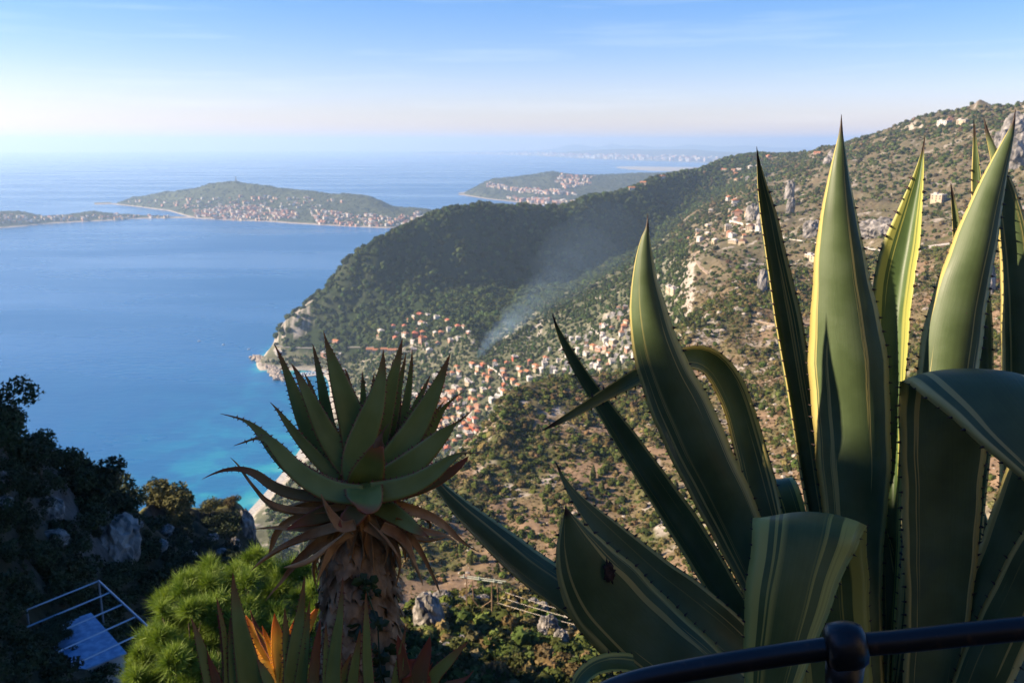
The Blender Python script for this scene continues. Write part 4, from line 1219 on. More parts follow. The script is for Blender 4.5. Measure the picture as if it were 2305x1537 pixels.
# scrub covering the shaded slope: several kinds, each bush an object
def leafy(name, m, seed, n, size, flat, link=False):
    r_ = np.random.default_rng(seed)
    lobes = [(r_.normal() * 0.45, r_.normal() * 0.45, 0.25 + 0.5 * r_.random() * flat, 0.35 + 0.35 * r_.random(), flat) for _ in range(6)]
    V, F = crown(lobes, n, size, r_)
    return mesh_obj(name, V, F, [m], link=link)
protoS = [leafy('shrub', M_dark, 200 + k, 1100, 0.085, 0.85) for k in range(4)] + [leafy('shrub', M_dark, 210 + k, 900, 0.10, 0.55) for k in range(3)]
protoO = [leafy('shrub', M_olive, 220 + k, 900, 0.09, 0.6) for k in range(3)]
slope_xy = []
for k in range(1000):
    px, py = random.uniform(-120, 640), random.uniform(985, 1560)
    if k > 700:
        px, py = random.uniform(-60, 340), random.uniform(1040, 1360)
    q = near.hit(px, py)
    if q is None:
        continue
    r = math.hypot(q.x, q.y)
    s = random.uniform(0.7, 1.7) * (r / 75) ** 0.6
    if any((q.x - a) ** 2 + (q.y - b) ** 2 < ((0.62 if k <= 700 else 0.42) * (s + c)) ** 2 for a, b, c in slope_xy) or len(slope_xy) > (205 if k <= 700 else 252):
        continue
    # leave the bare rock faces open
    if (215 < px < 305 and 1165 < py < 1285) or (95 < px < 150 and 1120 < py < 1185) or (px < 30 and 1120 < py < 1170) or (545 < px < 580 and 1140 < py < 1260):
        continue
    slope_xy.append((q.x, q.y, s))
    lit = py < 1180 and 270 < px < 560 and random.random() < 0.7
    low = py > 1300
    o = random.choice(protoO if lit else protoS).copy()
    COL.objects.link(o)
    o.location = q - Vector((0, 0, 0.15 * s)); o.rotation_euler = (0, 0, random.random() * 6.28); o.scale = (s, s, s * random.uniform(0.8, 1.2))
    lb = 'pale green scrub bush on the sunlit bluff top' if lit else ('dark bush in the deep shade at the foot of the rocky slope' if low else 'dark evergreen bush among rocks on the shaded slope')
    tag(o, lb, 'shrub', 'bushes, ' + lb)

def rock_mesh(name, seed, squash=(1, 1, 1), rough=0.42, link=False):
    """a weathered block with cracks and ledges"""
    V = ICO3 * 1.0
    n = (fbm(V[:, 0] * 1.6 + seed * 7.7, V[:, 1] * 1.6 + V[:, 2] * 2.1, seed, 4, 0.6, True) - 0.5) * 2
    n2 = (fbm(V[:, 2] * 3 + seed, V[:, 0] * 2.6 - V[:, 1] * 2.4, seed + 4, 4, 0.6, True) - 0.5) * 2
    V = V * (1 + rough * n + rough * 0.5 * n2)[:, None]
    V = np.sign(V) * np.abs(V) ** 0.85 * np.array(squash)
    return mesh_obj(name, V, ICF3, [M_rock], smooth=False, link=link)
rp_list = [rock_mesh('limestone_rock', 300 + k) for k in range(5)]
def put_rock(q, s, lb, grp=None, k=None):
    o = (rp_list[k % 5] if k is not None else random.choice(rp_list)).copy()
    COL.objects.link(o)
    o.location = q; o.scale = s; o.rotation_euler = (random.uniform(-.2, .2), random.uniform(-.2, .2), random.random() * 6.28)
    return tag(o, lb, 'rock', grp)
def rock_px(px, py, w, h, lb, L, grp=None, k=None, rmin=0):
    q = L.hit(px, py + h * 0.3, rmin)
    if q is None:
        return
    d = math.hypot(q.x, q.y) * 1.1
    put_rock(q + Vector((0, 0, h * 0.28 * d / FP)), (w / 2 * d / FP, w / 2 * d / FP, h / 2 * d / FP * 1.1), lb, grp, k)
rock_px(262, 1226, 74, 96, 'largest pale grey rock face in the middle of the shaded slope', near, k=0)
rock_px(118, 1148, 34, 40, 'cracked pale rock left of the broad dark tree', near, k=1)
rock_px(12, 1140, 26, 30, 'white rock blocks at the left border of the picture', near, k=2)
rock_px(8, 1090, 22, 40, 'tall grey rock against the cliff at the left border', near, k=3)
rock_px(48, 1024, 22, 18, 'small pale rock under the bush tops near the cliff edge', near, k=4)
rock_px(235, 1175, 20, 24, 'grey boulder just above the largest pale rock face', near, k=2)
rock_px(120, 1212, 44, 26, 'flat grey rock lying below the cracked pale rock', near, k=1)
rock_px(556, 1185, 30, 60, 'steep white rock edge at the seaward end of the bluff', near, k=3)
for k, (x, y, w, h) in enumerate(((375, 1195, 26, 20), (420, 1215, 18, 30), (355, 1230, 34, 18), (430, 1250, 22, 14), (480, 1210, 18, 14), (310, 1180, 18, 12), (500, 1245, 20, 18), (530, 1225, 16, 26))):
    rock_px(x, y, w, h, 'grey rock showing through the shaded face of the bluff', near, 'rocks in the face of the bluff', k)
for k, (x, y, w, h) in enumerate(((965, 1385, 54, 84), (958, 1350, 34, 26), (995, 1352, 40, 34), (1025, 1348, 30, 24), (1052, 1352, 36, 26), (1000, 1372, 26, 24), (1085, 1350, 26, 20), (1152, 1358, 22, 18), (1200, 1362, 30, 22), (1222, 1370, 24, 26), (1235, 1412, 40, 50), (1262, 1440, 30, 44), (1290, 1390, 34, 30), (1220, 1425, 26, 18), (1006, 1462, 34, 20), (1045, 1440, 28, 18), (1330, 1420, 26, 40))):
    rock_px(x, y, w, h, 'tallest cream rock face at the left end of the rocky spur' if k == 0 else 'weathered pale rock along the spur round the power line', main, None if k == 0 else 'rocks along the near spur', k, rmin=84)
for k, (x, y, w, h) in enumerate(((1776, 438, 15, 40), (1778, 470, 14, 36), (1700, 485, 30, 34), (1880, 355, 26, 20), (1720, 500, 24, 30), (1868, 365, 20, 16), (2285, 300, 40, 50), (2290, 350, 50, 60), (2260, 330, 30, 40), (2225, 640, 16, 60), (1715, 640, 16, 46))):
    lb = 'upright pillar of pale rock on the mountain left of the tallest leaf' if k < 2 else 'pale outcrop of rock breaking through the mountain scrub'
    rock_px(x, y, w, h, lb, main, 'rock pillar pieces' if k < 2 else 'rock outcrops on the mountain', k, rmin=500)
for k, (x, w, h) in enumerate(((1828, 30, 34), (1950, 46, 34), (1985, 44, 36), (2015, 34, 30), (1925, 34, 26))):
    rock_px(x, 522, w, h, 'cream quarried rock face above the cornice road', main, 'rock faces above the road', k, rmin=500)

# a few young pines on the brown hillside
M_pineh = noisy('young pine needles', (0.055, 0.070, 0.020), (0.11, 0.125, 0.035), 2.0, 0.85, 0.15, rnd=0.2)
protoP = [bush_obj('pine_tree', 'tall', M_pineh, 700 + k, 900) for k in range(3)]
for x, y, s in ((1335, 1080, 2.6), (1355, 1105, 2.0), (1195, 970, 1.6), (1210, 972, 1.8), (1340, 1115, 1.6), (1275, 1165, 1.9), (1262, 1185, 1.7), (1230, 1150, 1.5), (1740, 935, 1.9), (1745, 850, 1.5), (1520, 1100, 1.6), (1560, 1215, 1.7), (1480, 1255, 1.6), (1120, 1290, 1.8), (1285, 1010, 1.4), (1420, 1010, 1.4), (1060, 1270, 1.5), (1610, 1000, 1.5), (1690, 880, 1.5), (1650, 760, 1.6), (1675, 790, 1.4)):
    q = main.hit(x, y, 200)
    if q is None:
        continue
    o = random.choice(protoP).copy(); COL.objects.link(o)
    o.location = q - Vector((0, 0, 0.2)); o.rotation_euler = (0, 0, random.random() * 6.28); o.scale = (s * 0.9, s * 0.9, s * 1.15)
    tag(o, 'young upright green pine among shrubs on the brown hillside', 'tree', 'young pines on the hillside')

# ------------------------------------------------------------------ wooden pylon and its wires
M_pole = noisy('weathered pole wood', (0.16, 0.10, 0.06), (0.30, 0.21, 0.13), 3.0, 0.9, 0.1, stretch=(1, 1, 0.1))
M_iron = noisy('greenish steel', (0.26, 0.29, 0.24), (0.38, 0.40, 0.33), 3.0, 0.6, 0.3)
rp0 = 124
A1, A2 = at_range(1050, 1300, rp0), at_range(1107, 1308, rp0 - 2)
B1, B2 = at_range(1050, 1402, rp0), at_range(1106, 1424, rp0 - 2)
back = Vector((0.8, 2.2, 0.0))
py_ = thing('power_pylon', 'double wooden pylon with cross braces and a long steel crossarm', 'pylon', B1)
O = B1
for (a, c) in ((A1, B1), (A2, B2)):
    c = Vector((a.x, a.y, c.z - 1.5))
    MB().tube([c - O, a - O], [0.13, 0.10], 8).build('pole', [M_pole], py_)
    a2 = a + back - Vector((0, 0, 1.6))
    MB().tube([Vector((a2.x + .4, a2.y, c.z - 1.0)) - O, a2 - O], [0.12, 0.09], 8).build('pole', [M_pole], py_)
dirx = (A2 - A1)
MB().tube([A1 - dirx * 0.25 - O, A2 + dirx * 0.4 - O], 0.10, 6).build('crossarm', [M_iron], py_)
MB().tube([A1 - dirx * 0.2 + back - Vector((0, 0, 1.0)) - O, A2 + dirx * 0.35 + back - Vector((0, 0, 1.0)) - O], 0.08, 6).build('crossarm', [M_iron], py_)
def al(a, c, t):
    return a + (Vector((a.x, a.y, c.z)) - a) * t
MB().tube([al(A1, B1, 0.86) - O, al(A2, B2, 0.36) - O], 0.07, 6).build('brace', [M_pole], py_)
MB().tube([al(A1, B1, 0.30) - O, al(A2, B2, 0.82) - O], 0.07, 6).build('brace', [M_pole], py_)
for k in range(3):
    p = A1.lerp(A2, -0.1 + 0.6 * k) - O
    b = MB()
    for j in range(4):
        b.tube([p + Vector((0, -0.2, 0.1 + 0.14 * j)), p + Vector((0, -0.2, 0.17 + 0.14 * j))], [0.13, 0.09], 8)
    b.build('insulator', [M_iron], py_)
M_wire = mat('aluminium wire', (0.50, 0.42, 0.34), 0.5, 0.5)
for k in range(3):
    s = at_range(1120 + 8 * (2 - k), 1332 + k * 12, rp0 + 2 - k)
    e = at_range(1760 + 40 * k, 1475 + 18 * k, 96)
    P_ = []
    for j in range(25):
        t = j / 24
        p = s.lerp(e, t); p.z -= 1.0 * 4 * t * (1 - t)
        P_.append(p)
    o = MB().tube(P_, 0.026, 5).build('power_line', [M_wire])
    tag(o, ['uppermost of the three pale wires running right from the wooden pylon', 'middle one of the three pale wires from the wooden pylon', 'lowest of the three pale wires from the wooden pylon'][k], 'wire')

# ------------------------------------------------------------------ pergola on the terrace below
M_tub = mat('blue grey steel tube', (0.30, 0.36, 0.44), 0.35, 0.5, 0.6)
M_sheet = noisy('sky tinted roof sheet', (0.10, 0.20, 0.36), (0.20, 0.34, 0.52), 3.0, 0.42, 0.5, detail=8, lo=0.4, hi=0.6)  # blue of the reflected sky put into the base colour
M_plaster = noisy('shed plaster', (0.30, 0.27, 0.24), (0.42, 0.38, 0.34), 1.5, 0.9)  # mottled warm grey for the outbuilding wall
zp = 398.0
K = at_plane(222, 1307, zp); Rr_ = at_plane(344, 1420, zp); Lf = at_plane(60, 1372, zp)
pg = thing('pergola', 'open steel pergola frame half hidden by bushes in the lower left corner', 'pergola', K)
def rel_(p):
    return p - K
dl = (Lf - K)
fr = MB(); fr.tube([rel_(K), rel_(Rr_)], 0.055, 8)
fr.build('frame_rail', [M_tub], pg)
for k, (x, y, le) in enumerate(((222, 1307, 1.0), (247, 1333, 1.12), (275, 1360, 1.35), (304, 1388, 1.5), (336, 1416, 1.6))):
    p = at_plane(x, y, zp)
    MB().tube([rel_(p), rel_(p) + dl * le], 0.042, 8).build('crossbar', [M_tub], pg)
for p in (K, Rr_, Lf):
    g = near.z(p.x, p.y)
    MB().tube([rel_(p), rel_(Vector((p.x, p.y, min(float(g) - 0.3, zp - 2.6))))], 0.05, 8).build('post', [M_tub], pg)
zq = 397.55
cs = [at_plane(205, 1378, zq), at_plane(285, 1468, zq), at_plane(135, 1526, zq), at_plane(70, 1425, zq)]
sh = thing('shed', 'small outbuilding with a flat sky tinted roof sheet under the pergola', 'shed', cs[0])
V = [tuple(c - cs[0]) for c in cs] + [tuple(c - cs[0] - Vector((0, 0, 0.07))) for c in cs]
QF = [(0,1,2,3),(7,6,5,4),(0,4,5,1),(1,5,6,2),(2,6,7,3),(3,7,4,0)]
MB().add(V, QF).build('roof_sheet', [M_sheet], sh)
ce = sum((c for c in cs), Vector()) / 4
c2_ = [c.lerp(ce, 0.06) for c in cs]
V = [tuple(c - cs[0] - Vector((0, 0, 0.075))) for c in c2_] + [tuple(c - cs[0] - Vector((0, 0, 2.8))) for c in c2_]
MB().add(V, QF).build('wall', [M_plaster], sh)
low = [at_plane(299, 1482, zq - 1.2), at_plane(189, 1533, zq - 1.2)]
o = MB().tube(low, 0.05, 8).build('handrail', [M_tub]); tag(o, 'single steel rail below the front edge of the blue roof', 'handrail')
# leafy twigs hanging over the roof sheet
for k in range(9):
    c = cs[3].lerp(cs[0], 0.1 + 0.45 * random.random()).lerp(cs[2], 0.62 * random.random()) + Vector((0, 0, 0.35))
    o = random.choice(protoS).copy(); COL.objects.link(o); s = random.uniform(0.35, 0.6)
    o.location = c; o.scale = (s, s, s * 0.7); o.rotation_euler = (0, 0, random.random() * 6.28)
    tag(o, 'dark leafy branch clump overhanging the sky tinted roof sheet', 'shrub', 'branches over the blue roof')

# ------------------------------------------------------------------ the sunlit pine close below the garden
M_needle = noisy('pine needles', (0.10, 0.17, 0.020), (0.24, 0.32, 0.05), 6.0, 0.6, 0.25)
add_translucent(M_needle, 0.25, (1.0, 1.0, 0.5))
def tuft_arrays(r_, n=40, L=0.16, w=0.0048):
    V = []
    for _ in range(n):
        d = r_.normal(size=3); d[2] = abs(d[2]) * 0.9 + 0.25; d /= np.linalg.norm(d)
        s = np.cross(d, r_.normal(size=3)); s /= np.linalg.norm(s)
        l = L * (0.7 + 0.5 * r_.random())
        b = d * 0.012 + np.array([0, 0, -0.06 * r_.random()])
        V += [b - s * w, b + s * w, b + d * l]
    return np.array(V)
r_ = np.random.default_rng(77)
TUF = [tuft_arrays(r_) for _ in range(6)]
lob = [((415, 1350), 75, 11.8), ((368, 1405), 48, 11.2), ((480, 1320), 78, 12.2), ((560, 1335), 90, 12.6), ((650, 1345), 85, 12.4), ((700, 1375), 62, 12.0), ((358, 1478), 52, 10.7), ((410, 1445), 85, 10.9), ((505, 1430), 95, 11.3),
       ((610, 1440), 90, 11.5), ((690, 1450), 60, 11.4), ((325, 1540), 48, 10.3), ((385, 1530), 85, 10.3), ((490, 1530), 95, 10.6), ((600, 1540), 90, 10.8), ((690, 1540), 60, 11.0), ((445, 1385), 70, 11.4), ((560, 1390), 80, 11.8), ((440, 1620), 110, 10.4), ((580, 1630), 110, 10.8)]
pbase = at_depth(520, 1760, 11.4)
pine = thing('pine_tree', 'bright yellow green pine crown lit by the sun below the garden', 'tree', pbase)
Vs, n = [], 0
limbs = MB()
tr = [Vector((0, 0, -4.0)), Vector((0.05, 0, 0)), Vector((0.0, 0.1, 1.2))]
limbs.tube(tr, [0.16, 0.13, 0.10], 10)
for (c, rpx, d) in lob:
    C3 = at_depth(c[0], c[1], d) - pbase
    rad = rpx * d / FP
    limbs.tube([Vector((0, 0.05, 0.5 + 0.2 * random.random())), C3 * 0.55 + Vector((0, 0, -0.1)), C3 + Vector((0, 0, 0.1))], [0.055, 0.035, 0.012], 7)
    for j in range(8):
        u0 = r_.normal(size=3); u0[2] = u0[2] * 0.8 + 0.35; u0 /= np.linalg.norm(u0)
        c0 = u0 * rad * (0.45 + 0.65 * r_.random())
        r1_ = rad * (0.17 + 0.14 * r_.random())
        limbs.tube([C3 * 0.8, C3 + Vector(c0) * 0.8 + Vector((0, 0, -0.05))], [0.014, 0.006], 5)
        for k in range(int(16 * (rad / 0.5) ** 2) + 3):
            u = r_.normal(size=3); u /= np.linalg.norm(u)
            p = c0 + u * r1_ * (0.3 + 0.75 * r_.random() ** 0.5) * np.array([1, 1, 0.8])
            T = TUF[r_.integers(0, 6)]
            # tip the tuft outwards and upwards
            zax = u * 0.7 + np.array([0, 0, 0.8]) + 0.25 * r_.normal(size=3); zax /= np.linalg.norm(zax)
            xax = np.cross(zax, r_.normal(size=3)); xax /= np.linalg.norm(xax); yax = np.cross(zax, xax)
            Vs.append((T @ np.array([xax, yax, zax])) * (0.8 + 0.5 * r_.random()) + p + np.array(C3))
V = np.vstack(Vs); F = np.arange(len(V)).reshape(-1, 3)
mesh_obj('crown', V, F, [M_needle], pine)
limbs.build('trunk', [M_trunk], pine, smooth=True)

# ------------------------------------------------------------------ smoke
def smoke_mat(d):
    m = bpy.data.materials.new('smoke'); m.use_nodes = True
    hn, hl = m.node_tree.nodes, m.node_tree.links
    hn.remove(hn['Principled BSDF'])
    pv = hn.new('ShaderNodeVolumePrincipled'); pv.inputs['Color'].default_value = (0.52, 0.76, 1.0, 1); pv.inputs['Anisotropy'].default_value = 0.2
    pv.inputs['Density'].default_value = d
    hl.new(pv.outputs[0], hn['Material Output'].inputs['Volume'])
    return m
s0 = main.hit(1077, 806, 800) or at_range(1077, 806, 1350)
r0_ = math.hypot(s0.x, s0.y)
smoke = bpy.data.objects.new('smoke', None); COL.objects.link(smoke); smoke.location = s0; smoke['kind'] = 'stuff'
r_ = np.random.default_rng(21)
SMK = [(1078,803,7,.030),(1083,793,9,.026),(1090,782,13,.020),(1100,772,16,.016),(1108,758,19,.013),(1122,752,20,.011),(1133,738,26,.009),(1152,726,28,.008),(1165,710,34,.006),(1190,694,38,.005),(1208,672,46,.0036),(1240,650,56,.0026),(1262,612,70,.0019),(1305,580,84,.0014),(1350,540,95,.0010)]
for k, (x, y, rpx, d) in enumerate(SMK):
    r = r0_ + 11 * k
    q = rpx * r * 1.1 / FP
    n = fbm(ICO3[:, 0] * 1.3 + k * 5, ICO3[:, 1] * 1.3 + ICO3[:, 2] * 1.7 + k, 50 + k, 3) - 0.5
    V = ICO3 * (1 + 0.7 * n)[:, None] * np.array([q * 1.0, q * 0.75, q * 0.8])
    o = mesh_obj('smoke_puff', V + np.array(at_range(x, y, r) - s0), ICF3, [smoke_mat(d * (0.5 if k < 9 else 0.3))], smoke, smooth=True, kind='stuff')
# ------------------------------------------------------------------ leaves of the garden plants
def leaf_material(name, mid, edge, tip, margin, streaks, edge_w, trans, rough=0.42, coat=0.0, streak_th=0.62, dirt=None):
    m = mat(name, mid, rough, 0.4)
    N, L, b = nt(m)
    tcn = N.new('ShaderNodeTexCoord'); sp = N.new('ShaderNodeSeparateXYZ'); L.new(tcn.outputs['UV'], sp.inputs[0])
    oi = N.new('ShaderNodeObjectInfo')
    # distance from the midrib 0 .. 1
    d1 = N.new('ShaderNodeMath'); d1.operation = 'MULTIPLY_ADD'; d1.inputs[1].default_value = 2; d1.inputs[2].default_value = -1; L.new(sp.outputs['X'], d1.inputs[0])
    d2 = N.new('ShaderNodeMath'); d2.operation = 'ABSOLUTE'; L.new(d1.outputs[0], d2.inputs[0])
    # stripes: noise stretched along the leaf
    cv = N.new('ShaderNodeCombineXYZ')
    ux = N.new('ShaderNodeMath'); ux.operation = 'MULTIPLY'; ux.inputs[1].default_value = 9.0; L.new(sp.outputs['X'], ux.inputs[0])
    vy = N.new('ShaderNodeMath'); vy.operation = 'MULTIPLY'; vy.inputs[1].default_value = 0.55; L.new(sp.outputs['Y'], vy.inputs[0])
    rz = N.new('ShaderNodeMath'); rz.operation = 'MULTIPLY'; rz.inputs[1].default_value = 37.0; L.new(oi.outputs['Random'], rz.inputs[0])
    L.new(ux.outputs[0], cv.inputs[0]); L.new(vy.outputs[0], cv.inputs[1]); L.new(rz.outputs[0], cv.inputs[2])
    st = N.new('ShaderNodeTexNoise'); st.inputs['Scale'].default_value = 1.6; st.inputs['Detail'].default_value = 3; L.new(cv.outputs[0], st.inputs['Vector'])
    # colour of the blade with cloudy bloom
    cl = N.new('ShaderNodeTexNoise'); cl.inputs['Scale'].default_value = 9.0; cl.inputs['Detail'].default_value = 5; L.new(tcn.outputs['Object'], cl.inputs['Vector'])
    blade = ramp(m, cl.outputs['Fac'], [(0.25, tuple(np.array(mid) * 0.72)), (0.5, mid), (0.75, tuple(np.array(mid) * 1.12 + np.array([0.03, 0.03, 0.028])))]).outputs['Color']
    # fine veins
    cv2 = N.new('ShaderNodeCombineXYZ')
    ux2 = N.new('ShaderNodeMath'); ux2.operation = 'MULTIPLY'; ux2.inputs[1].default_value = 90.0; L.new(sp.outputs['X'], ux2.inputs[0])
    L.new(ux2.outputs[0], cv2.inputs[0]); L.new(vy.outputs[0], cv2.inputs[1]); L.new(rz.outputs[0], cv2.inputs[2])
    vn = N.new('ShaderNodeTexNoise'); vn.inputs['Scale'].default_value = 1.0; vn.inputs['Detail'].default_value = 2; L.new(cv2.outputs[0], vn.inputs['Vector'])
    vr = ramp(m, vn.outputs['Fac'], [(0.3, (0.95,) * 3), (0.7, (1.04,) * 3)])
    blade = mixc(m, 1.0, blade, vr.outputs['Color'], 'MULTIPLY')
    if margin:
        ad = N.new('ShaderNodeMath'); ad.operation = 'MULTIPLY_ADD'; ad.inputs[1].default_value = 0.42; L.new(st.outputs['Fac'], ad.inputs[0]); L.new(d2.outputs[0], ad.inputs[2])
        hf = N.new('ShaderNodeMath'); hf.operation = 'MULTIPLY'; hf.inputs[1].default_value = 0.5; L.new(ad.outputs[0], hf.inputs[0])
        mrg = ramp(m, hf.outputs[0], [((edge_w + 0.20) / 2, (0, 0, 0)), ((edge_w + 0.225) / 2, (1, 1, 1))])
        blade = mixc(m, mrg.outputs['Color'], blade, edge)
        if streaks:
            sr = ramp(m, st.outputs['Fac'], [(streak_th, (0, 0, 0)), (streak_th + 0.012, (1, 1, 1))])
            lim = ramp(m, d2.outputs[0], [(0.30, (0, 0, 0)), (0.42, (1, 1, 1))])
            k = mixc(m, 1.0, sr.outputs['Color'], lim.outputs['Color'], 'MULTIPLY')
            blade = mixc(m, k, blade, tuple(np.array(edge) * 0.8))
    else:
        mrg = ramp(m, d2.outputs[0], [(edge_w, (0, 0, 0)), (1.0, (1, 1, 1))])
        blade = mixc(m, mrg.outputs['Color'], blade, edge)
    tp_ = ramp(m, sp.outputs['Y'], [(tip[1], (0, 0, 0)), (tip[2], (1, 1, 1))])
    blade = mixc(m, tp_.outputs['Color'], blade, tip[0])
    # small scars
    sc_ = N.new('ShaderNodeTexVoronoi'); sc_.inputs['Scale'].default_value = 26.0; L.new(tcn.outputs['Object'], sc_.inputs['Vector'])
    sr2 = ramp(m, sc_.outputs['Distance'], [(0.03, (1, 1, 1)), (0.055, (0, 0, 0))])
    sel = N.new('ShaderNodeTexNoise'); sel.inputs['Scale'].default_value = 6.0; L.new(tcn.outputs['Object'], sel.inputs['Vector'])
    sel2 = ramp(m, sel.outputs['Fac'], [(0.56, (0, 0, 0)), (0.60, (1, 1, 1))])
    k = mixc(m, 1.0, sr2.outputs['Color'], sel2.outputs['Color'], 'MULTIPLY')
    blade = mixc(m, k, blade, dirt or (0.16, 0.12, 0.07))
    # the print that the next leaf's teeth left while both were still in the bud
    hgt = vn.outputs['Fac']
    if margin:
        def mth(op, a_, b_=None, c_=None):
            q = N.new('ShaderNodeMath'); q.operation = op
            for i_, z_ in enumerate((a_, b_, c_)):
                if z_ is None: continue
                if isinstance(z_, (int, float)): q.inputs[i_].default_value = z_
                else: L.new(z_, q.inputs[i_])
            return q.outputs[0]
        wob_ = mth('MULTIPLY', mth('ABSOLUTE', mth('SINE', mth('MULTIPLY', sp.outputs['Y'], 62.0))), 0.045)
        line = mth('ABSOLUTE', mth('SUBTRACT', sp.outputs['X'], mth('ADD', wob_, 0.60)))
        line2 = mth('ABSOLUTE', mth('SUBTRACT', sp.outputs['X'], mth('SUBTRACT', 0.33, wob_)))
        ln = mth('MINIMUM', line, line2)
        pr = mth('SUBTRACT', 1.0, mth('MINIMUM', mth('DIVIDE', ln, 0.007), 1.0))
        brk = ramp(m, cl.outputs['Fac'], [(0.45, (0, 0, 0)), (0.55, (1, 1, 1))])
        pr = mth('MULTIPLY', pr, brk.outputs['Color'])
        hgt = mth('ADD', mth('MULTIPLY', pr, 2.5), vn.outputs['Fac'])
        blade = mixc(m, mth('MULTIPLY', pr, 0.22), blade, (0.05, 0.07, 0.035))
    L.new(blade, b.inputs['Base Color'])
    rg = ramp(m, cl.outputs['Fac'], [(0.3, (rough - 0.06,) * 3), (0.7, (rough + 0.14,) * 3)])
    L.new(rg.outputs['Color'], b.inputs['Roughness'])
    bm = N.new('ShaderNodeBump'); bm.inputs['Strength'].default_value = 0.10; bm.inputs['Distance'].default_value = 0.004
    L.new(hgt, bm.inputs['Height']); L.new(bm.outputs['Normal'], b.inputs['Normal'])
    add_translucent(m, trans, (1.0, 0.95, 0.35))
    return m

M_agave = leaf_material('agave blade', (0.100, 0.145, 0.056), (0.62, 0.52, 0.18), ((0.045, 0.026, 0.02), 0.955, 0.975), True, True, 0.82, 0.30, streak_th=0.605)
M_agaveW = leaf_material('agave blade wide margin', (0.085, 0.140, 0.045), (0.46, 0.46, 0.12), ((0.05, 0.03, 0.02), 0.955, 0.975), True, True, 0.66, 0.25, streak_th=0.58)
M_spine = mat('agave spines', (0.035, 0.020, 0.016), 0.5, 0.3)
M_aloe = leaf_material('aloe blade', (0.225, 0.265, 0.062), (0.38, 0.14, 0.05), ((0.34, 0.09, 0.04), 0.78, 1.0), False, False, 0.86, 0.10, 0.45)
M_aloetooth = mat('aloe teeth', (0.22, 0.05, 0.035), 0.5, 0.3)
M_aloered = leaf_material('aloe blade reddish', (0.19, 0.15, 0.05), (0.40, 0.09, 0.04), ((0.30, 0.06, 0.03), 0.55, 1.0), False, False, 0.80, 0.16, 0.45)
M_aloegold = leaf_material('aloe blade orange', (0.86, 0.60, 0.07), (0.74, 0.32, 0.03), ((0.62, 0.16, 0.03), 0.75, 1.0), False, False, 0.70, 0.35, 0.5)
M_dead = noisy('dead aloe leaf', (0.26, 0.115, 0.045), (0.58, 0.32, 0.14), 16.0, 0.85, 0.1, bump=0.6, bdist=0.01, stretch=(1, 1, 0.35))
M_dry = noisy('dry leaf tip', (0.16, 0.095, 0.06), (0.30, 0.20, 0.13), 20.0, 0.85, 0.1)

def catmull(P, n):
    P = np.asarray(P, float)
    c = np.r_[0, np.cumsum(np.maximum(1e-6, np.linalg.norm(np.diff(P[:, :3], axis=0), axis=1)) ** 0.75)]
    k = len(P)
    T = np.zeros_like(P)
    T[1:-1] = (P[2:] - P[:-2]) / (c[2:] - c[:-2])[:, None]
    T[0] = (P[1] - P[0]) / (c[1] - c[0]); T[-1] = (P[-1] - P[-2]) / (c[-1] - c[-2])
    u = np.linspace(0, c[-1], n)
    i = np.clip(np.searchsorted(c, u, side='right') - 1, 0, k - 2)
    h = (c[i + 1] - c[i]); t = ((u - c[i]) / h)[:, None]; h = h[:, None]
    return (2*t**3-3*t**2+1)*P[i] + (t**3-2*t**2+t)*h*T[i] + (-2*t**3+3*t**2)*P[i+1] + (t**3-t**2)*h*T[i+1]

